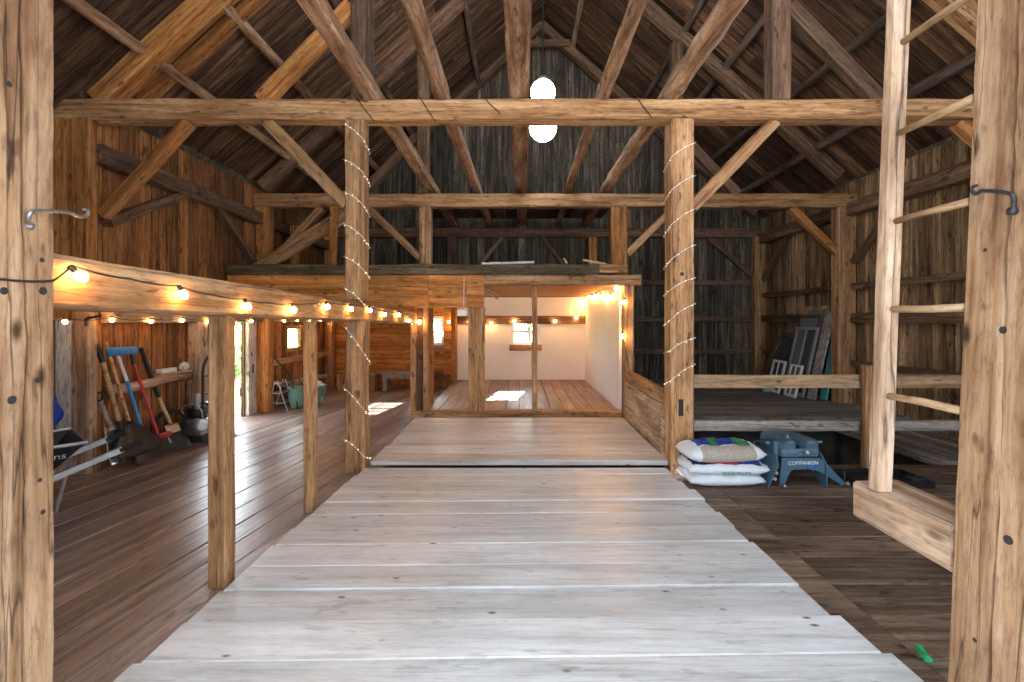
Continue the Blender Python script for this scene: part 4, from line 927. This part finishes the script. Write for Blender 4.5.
tag(obj('garden_rod', bm, M['iron_dark'], smooth=True), 'bent dark rod leaning from the wall over the green planter', 'rod')
# outlet box on its cord at the stall front
b0 = P(462.5, 313, 6.72)
e = empty('outlet_box', b0, 'white outlet box hanging on a cord beside the knotty stall post', 'outlet')
bm = bmesh.new(); box(bm, b0 - V((.067, .03, .045)), b0 + V((.067, .0, .045)), bev=.008); obj('body', bm, M['white_paint'], e)
bm = bmesh.new(); tube(bm, [b0 + V((.02, -.01, .045)), b0 + V((.024, -.006, .55))], .006, 6); obj('cord', bm, M['cord_w'], e)
# loose bits on the loft edge
timber('white_plank', P(482, 264, 6.82), P(534, 262.6, 6.84), .12, .035, 'white_patch', 'white-painted plank lying on the loft edge beam', 'plank', up=UP, jit=.002)
timber('stick', P(583, 260, 6.8), P(606, 264, 6.78), .03, .03, 'handle', 'thin stick lying on the loft edge near the open end', 'stick', up=UP, jit=.003)
timber('stick', P(563.5, 258, 6.7), P(567, 263.2, 6.7), .025, .025, 'handle', 'short pale stick tilted upwards on the middle of the loft edge', 'stick', jit=.002, up=DEEP)

# ------------------------------------------------------------------ old windows leaning on the ladder-side wall
def leaner(name, label, cat, y0, y1, xb, xt, h, mat, cols=1, rows=1, fill='pane_dark', fw=.06, th=.035, z0=.158):
    """a frame leaning on the wall: runs along Y, foot at xb, top at xt"""
    e = empty(name, (xb, (y0 + y1) / 2, z0), label, cat)
    wdt = y1 - y0; hyp = math.hypot(h, xt - xb)
    mw = frame_mat(V((xb, y0, z0)), DEEP, V((xt - xb, 0, h)))          # local X along Y, local Z up the lean, local Y its thickness
    def add(n, rects, m, t0, t1):
        bm = bmesh.new()
        for u0, u1, v0, v1 in rects: box(bm, (u0, t0, v0), (u1, t1, v1))
        bm.transform(mw); return obj(n, bm, M[m], e)
    if fill is None: add('board', [(0, wdt, 0, hyp)], mat, 0, th); return e
    rc = [(0, fw, 0, hyp), (wdt - fw, wdt, 0, hyp), (fw, wdt - fw, 0, fw * 1.4), (fw, wdt - fw, hyp - fw, hyp)]
    iw, ih = wdt - 2 * fw, hyp - 2.4 * fw; m_ = fw * .45
    for i in range(1, cols): u = fw + iw * i / cols; rc.append((u - m_ / 2, u + m_ / 2, fw * 1.4, hyp - fw))
    for i in range(1, rows): v = fw * 1.4 + ih * i / rows; rc.append((fw, wdt - fw, v - m_ / 2, v + m_ / 2))
    add('frame', rc, mat, 0, th)
    for i in range(cols):
        for j in range(rows):
            add('pane', [(fw + iw * i / cols + m_ * .3, fw + iw * (i + 1) / cols - m_ * .3, fw * 1.4 + ih * j / rows + m_ * .3, fw * 1.4 + ih * (j + 1) / rows - m_ * .3)], fill if not isinstance(fill, (list, tuple)) else fill[(i + j * cols) % len(fill)], th * .35, th * .6)
    return e
leaner('storm_window', 'large grey storm window with two tall panes leaning in the stack', 'window', 8.0, 8.62, 5.03, 5.31, 1.24, 'galv', 2, 1, ('pane_dark', 'screen'), .05)
leaner('old_window', 'tallest brown-framed window at the rear of the leaning stack', 'window', 7.95, 8.6, 5.22, 5.47, 1.62, 'timber_pale', 1, 3, ('screen', 'pane_dark'), .07)
leaner('screen_frame', 'dark brown framed screen between grey storm window and tallest frame', 'screen', 8.05, 8.64, 5.13, 5.4, 1.46, 'timber_dark', 1, 3, 'screen', .06)
leaner('window_sash', 'small white sash leaning low before the grey storm window, farther one', 'window', 8.45, 8.85, 4.86, 5.0, .6, 'white_paint', 2, 2, 'pane_dark', .04)
leaner('window_sash', 'small white sash leaning low before the grey storm window, by the teal board', 'window', 7.95, 8.28, 4.86, 5.0, .57, 'white_paint', 2, 1, 'screen', .035)
leaner('grey_plank', 'long pale grey plank leaning beside the old windows', 'plank', 7.74, 7.93, 5.06, 5.4, 1.5, 'timber_grey', fill=None)
leaner('teal_board', 'teal painted board leaning next to the wall post', 'board', 7.74, 7.9, 5.26, 5.49, 1.2, 'teal', fill=None, th=.025)
leaner('dark_shutter', 'dark wide shutter leaning at the far end of the window stack', 'panel', 8.72, 9.4, 4.95, 5.46, 1.1, 'timber_dark', 1, 2, 'pane_dark', .09)
p = P(767, 393, 8.75); bm = bmesh.new(); lathe(bm, [(.06, 0), (.085, .01), (.1, .2), (.105, .21), (.09, .22)], (p.x, 8.75, .156), k=16)
tag(obj('pale_bucket', bm, M['pale_blue'], smooth=True), 'pale blue bucket at the foot of the leaning windows', 'bucket')

# ------------------------------------------------------------------ trailer hitch
hy = empty('trailer_hitch', (2.62, 4.18, .003), 'blue-grey steel truck hitch standing on the dusty floor', 'hitch', rz=.06)
def hpart(n, bm, mat, smooth=False): return obj(n, bm, M[mat], hy, world=False, smooth=smooth)
XZ = lambda y: Matrix(((1, 0, 0, 0), (0, 0, 1, y), (0, 1, 0, 0), (0, 0, 0, 1)))     # polygon in XZ, extruded along +Y
fp = [(-.2, .262), (.165, .255), (.215, .215), (.41, .015), (.44, 0), (.36, 0), (.33, .03), (.145, .135), (.08, .154), (-.093, .154), (-.125, .13), (-.185, .0), (-.225, 0)]
bm = bmesh.new(); prism(bm, fp, XZ(0), .014); hpart('front_plate', bm, 'hitch')
bm = bmesh.new(); prism(bm, fp, XZ(.36), .014); hpart('rear_plate', bm, 'hitch')
YZ = lambda x: Matrix(((0, 0, 1, x), (1, 0, 0, 0), (0, 1, 0, 0), (0, 0, 0, 1)))
sp = [(-.02, 0), (.06, 0), (.15, .1), (.3, .1), (.4, 0), (.49, 0), (.49, .04), (.36, .285), (.06, .285), (-.02, .2)]
bm = bmesh.new(); prism(bm, sp, YZ(-.225), .014)
for v_ in bm.verts: v_.co.x -= max(0, .262 - v_.co.z) * .5
hpart('side_plate', bm, 'hitch')
bm = bmesh.new(); prism(bm, sp, YZ(.205), .014); hpart('side_plate', bm, 'hitch')
bm = bmesh.new(); prism(bm, [(-.33, .05), (-.2, .25), (-.2, .06), (-.26, .0), (-.33, 0)], XZ(.2), .016); hpart('gusset', bm, 'hitch')
bm = bmesh.new(); box(bm, (-.19, .02, .262), (.16, .36, .3), bev=.008); box(bm, (-.235, .06, .26), (-.185, .3, .4), bev=.02); box(bm, (.155, .06, .26), (.2, .3, .4), bev=.02); hpart('cradle', bm, 'hitch')
top = [(-.17, 0), (-.06, 0), (-.03, .16), (.015, .16), (.045, 0), (.15, 0), (.205, .1), (.18, .32), (.1, .4), (-.12, .4), (-.2, .32), (-.225, .1)]
tm = Matrix.Translation((0, .02, .335)) @ Matrix.Rotation(.03, 4, 'X')
bm = bmesh.new(); prism(bm, top, tm, .06); hpart('skid_plate', bm, 'hitch')
for x0, x1 in ((-.15, -.07), (.055, .135)):
    bm = bmesh.new(); box(bm, (x0, -.004, .05), (x1, .16, .075), bev=.008); bm.transform(tm); hpart('jaw', bm, 'hitch_l')
bm = bmesh.new(); box(bm, (-.19, .0, -.07), (.17, .05, .0), bev=.015); bm.transform(tm); hpart('lip', bm, 'hitch_l')
bm = bmesh.new(); tube(bm, [(-.2, .12, .4), (-.4, .1, .395)], .012, 8); tube(bm, [(-.4, .1, .395), (-.43, .06, .39)], .014, 8); hpart('release_handle', bm, 'iron_dark')
bm = bmesh.new(); tube(bm, [(.2, .12, .37), (.27, .12, .37)], .012, 8); hpart('pivot_pin', bm, 'steel')
bolt = bmesh.new(); lathe(bolt, [(.022, 0), (.022, .012), (.012, .014), (.012, .026), (.004, .028)], (0, 0, 0), k=6); bmesh.ops.recalc_face_normals(bolt, faces=bolt.faces)
bme = bpy.data.meshes.new('bolt'); bolt.to_mesh(bme); bolt.free(); bme.materials.append(M['steel'])
for loc, d in (((-.2, -.03, .012), UP), ((-.3, .2, .05), -DEEP), ((-.24, .04, .06), V((-1, 0, 0))), ((-.24, .1, .1), V((-1, 0, 0))), ((-.24, .02, .12), V((-1, 0, 0))), ((.41, -.02, .012), UP), ((-.02, .2, .4), V((0, -.3, 1))), ((.03, -.012, .31), -DEEP), ((-.24, .15, .37), V((-1, -.4, 0)))):
    o = link(bpy.data.objects.new('bolt', bme)); o.parent = hy; o.matrix_local = Matrix.Translation(loc) @ V(d).to_track_quat('Z', 'Y').to_matrix().to_4x4()
bm = bmesh.new(); tube(bm, [(.42, .03, .02), (.42, .03, .13)], .008, 6); tube(bm, [(.36, .03, .02), (.5, .03, .02)], .012, 6); hpart('locking_pin', bm, 'iron_dark')
fm = Matrix.Translation(hy.location) @ hy.rotation_euler.to_matrix().to_4x4()
text('lettering', 'COMPANION', .047, fm @ Matrix.Translation((0, -.001, .212)) @ Matrix.Rotation(math.pi / 2, 4, 'X'), M['letter_w'], hy)
bm = bmesh.new(); box(bm, (.045, -.003, .162), (.1, -.0005, .186)); hpart('sticker', bm, 'label_b')
# black tray on the floor behind the ladder
e = empty('black_tray', (3.45, 4.3, 0), 'flat black tray on the floor behind the ladder foot', 'tray')
bm = bmesh.new(); box(bm, (3.08, 4.12, .003), (3.78, 4.5, .02), bev=.003)
for lo, hi in (((3.08, 4.12), (3.78, 4.14)), ((3.08, 4.48), (3.78, 4.5)), ((3.08, 4.14), (3.1, 4.48)), ((3.76, 4.14), (3.78, 4.48))): box(bm, (*lo, .02), (*hi, .065), bev=.004)
obj('tray', bm, M['black'], e)
bm = bmesh.new(); box(bm, (3.6, 4.15, .021), (3.74, 4.24, .085), bev=.012); obj('bracket', bm, M['iron_dark'], e)

# ------------------------------------------------------------------ pellet bags
def bag(label, c, L, W, H, rz, mats, pick, seed, lean=0.0):
    rr = random.Random(seed); e = empty('pellet_bag', c, label, 'bag', 'wood pellet bags', rz=rz)
    nu, nv = 28, 16; bm = bmesh.new(); grid = {}
    ph = [rr.uniform(0, 6) for _ in range(6)]
    for s in (1, -1):
        for i in range(nu + 1):
            for j in range(nv + 1):
                u, v = i / nu * 2 - 1, j / nv * 2 - 1
                edge = i in (0, nu) or j in (0, nv)
                if s == -1 and edge: grid[s, i, j] = grid[1, i, j]; continue
                d = ((1 - abs(u) ** 5) * (1 - abs(v) ** 3.2)) ** .55
                z = H / 2 * (1 + s * d * (1 if s > 0 else .95)) 
                wr = .006 * math.sin(u * 9 + ph[0] + v * 3) + .005 * math.sin(v * 11 + ph[1]) + .004 * math.sin(u * 23 + ph[2])
                x = u * L / 2 * (1 - .05 * (1 - abs(u)) ) ; y = v * W / 2 * (1 - .12 * abs(u) ** 4)
                if edge and abs(u) > .9: z += .012 * math.sin(v * 9 + ph[3]) + lean * u
                grid[s, i, j] = bm.verts.new((x, y, max(.002, z + (wr * d if s > 0 else 0))))
    for s in (1, -1):
        for i in range(nu):
            for j in range(nv):
                q = (grid[s, i, j], grid[s, i + 1, j], grid[s, i + 1, j + 1], grid[s, i, j + 1])
                f = bm.faces.new(q if s > 0 else q[::-1]); f.material_index = pick((i + .5) / nu * 2 - 1, (j + .5) / nv * 2 - 1, s)
    obj('sack', bm, [M[m] for m in mats], e, smooth=True, world=False, normals=False)
    return e
mats = ['bag', 'bag_blue', 'bag_green', 'pellets', 'bag_navy', 'bag_red']
def pick_top(u, v, s):
    if s < 0: return 3 if v < -.2 and abs(u) < .72 else 0
    if v < -.62: return 3 if abs(u) < .75 else 0
    if abs(u + .22 - v * .15) < .1 or abs(u - .55 - v * .1) < .12 and v < .6: return 2
    return 1 if abs(u) < .72 and -.5 < v < .75 else 0
def pick_mid(u, v, s):
    if s < 0: return 0
    if v < -.78: return 0
    if -.7 < v < -.45 and -.4 < u < .3: return 5
    return (1 if u > .35 else 4) if abs(u) < .85 else 0
bag('plain white lower pellet bag with green lettering, bottom of the stack', (1.9, 4.3, .003), .7, .42, .13, .03, mats, lambda u, v, s: 0, 1)
b2 = bag('white pellet bag with navy and blue print, middle of the stack', (1.91, 4.28, .11), .73, .42, .13, -.04, mats, pick_mid, 2, .02)
bag('pellet bag with blue and green print and clear side, top of the stack', (1.9, 4.3, .21), .71, .43, .18, .05, mats, pick_top, 3)
text('lettering', 'WOOD PELLETS', .036, Matrix.Translation((1.95, 4.28 - .216, .158)) @ Matrix.Rotation(-.04, 4, 'Z') @ Matrix.Rotation(math.pi / 2, 4, 'X'), M['letter_g'], b2)
# green clip on the floor
g0 = P(922, 659, 2.08); bm = bmesh.new(); box(bm, (-.013, -.045, 0), (.013, .045, .026), bev=.007); box(bm, (-.017, -.052, .008), (.017, -.03, .022), bev=.004)
o = tag(obj('plastic_clip', bm, M['green'], smooth=False), 'bright green plastic clip on the dusty floor beside the deck', 'clip'); o.location = (1.833, 2.06, .009); o.rotation_euler = (0, 0, -.35)

# ------------------------------------------------------------------ camera, light, view
cam = bpy.data.cameras.new('camera'); cam.sensor_width = 36.0; cam.lens = F / 1024 * 36.0; cam.shift_x = -6 / 1024; cam.shift_y = -21 / 1024 ; cam.clip_start = .02
co = link(bpy.data.objects.new('camera', cam)); co.location = (0, 0, CZ); co.rotation_euler = (math.pi / 2, 0, 0); sc.camera = co
w = bpy.data.worlds.new('sky'); sc.world = w; w.use_nodes = True
bg = w.node_tree.nodes['Background']; bg.inputs[0].default_value = (.78, .89, 1.0, 1)
wt = w.node_tree; tc = wt.nodes.new('ShaderNodeTexCoord'); sp = wt.nodes.new('ShaderNodeSeparateXYZ'); mr = wt.nodes.new('ShaderNodeMapRange')
mr.inputs[1].default_value = -.6; mr.inputs[2].default_value = .7; mr.inputs[3].default_value = 1.3; mr.inputs[4].default_value = 12.0   # the sky is brightest on the sun's side
wt.links.new(tc.outputs['Generated'], sp.inputs[0]); wt.links.new(sp.outputs['Y'], mr.inputs[0]); wt.links.new(mr.outputs[0], bg.inputs[1])
sd = bpy.data.lights.new('sun', 'SUN'); sd.energy = 32; sd.angle = .01; sd.color = (1, .93, .82)
so = link(bpy.data.objects.new('sun', sd)); so.rotation_euler = V((-.17, -1, -.5)).to_track_quat('-Z', 'Y').to_euler(); so.location = (0, 30, 15)
sc.view_settings.view_transform = 'Standard'; sc.view_settings.look = 'None'; sc.view_settings.gamma = 1; sc.view_settings.use_curve_mapping = False
sc.view_settings.exposure = 1.0
sc.cycles.use_denoising = True
sc.cycles.max_bounces = 8; sc.cycles.diffuse_bounces = 5
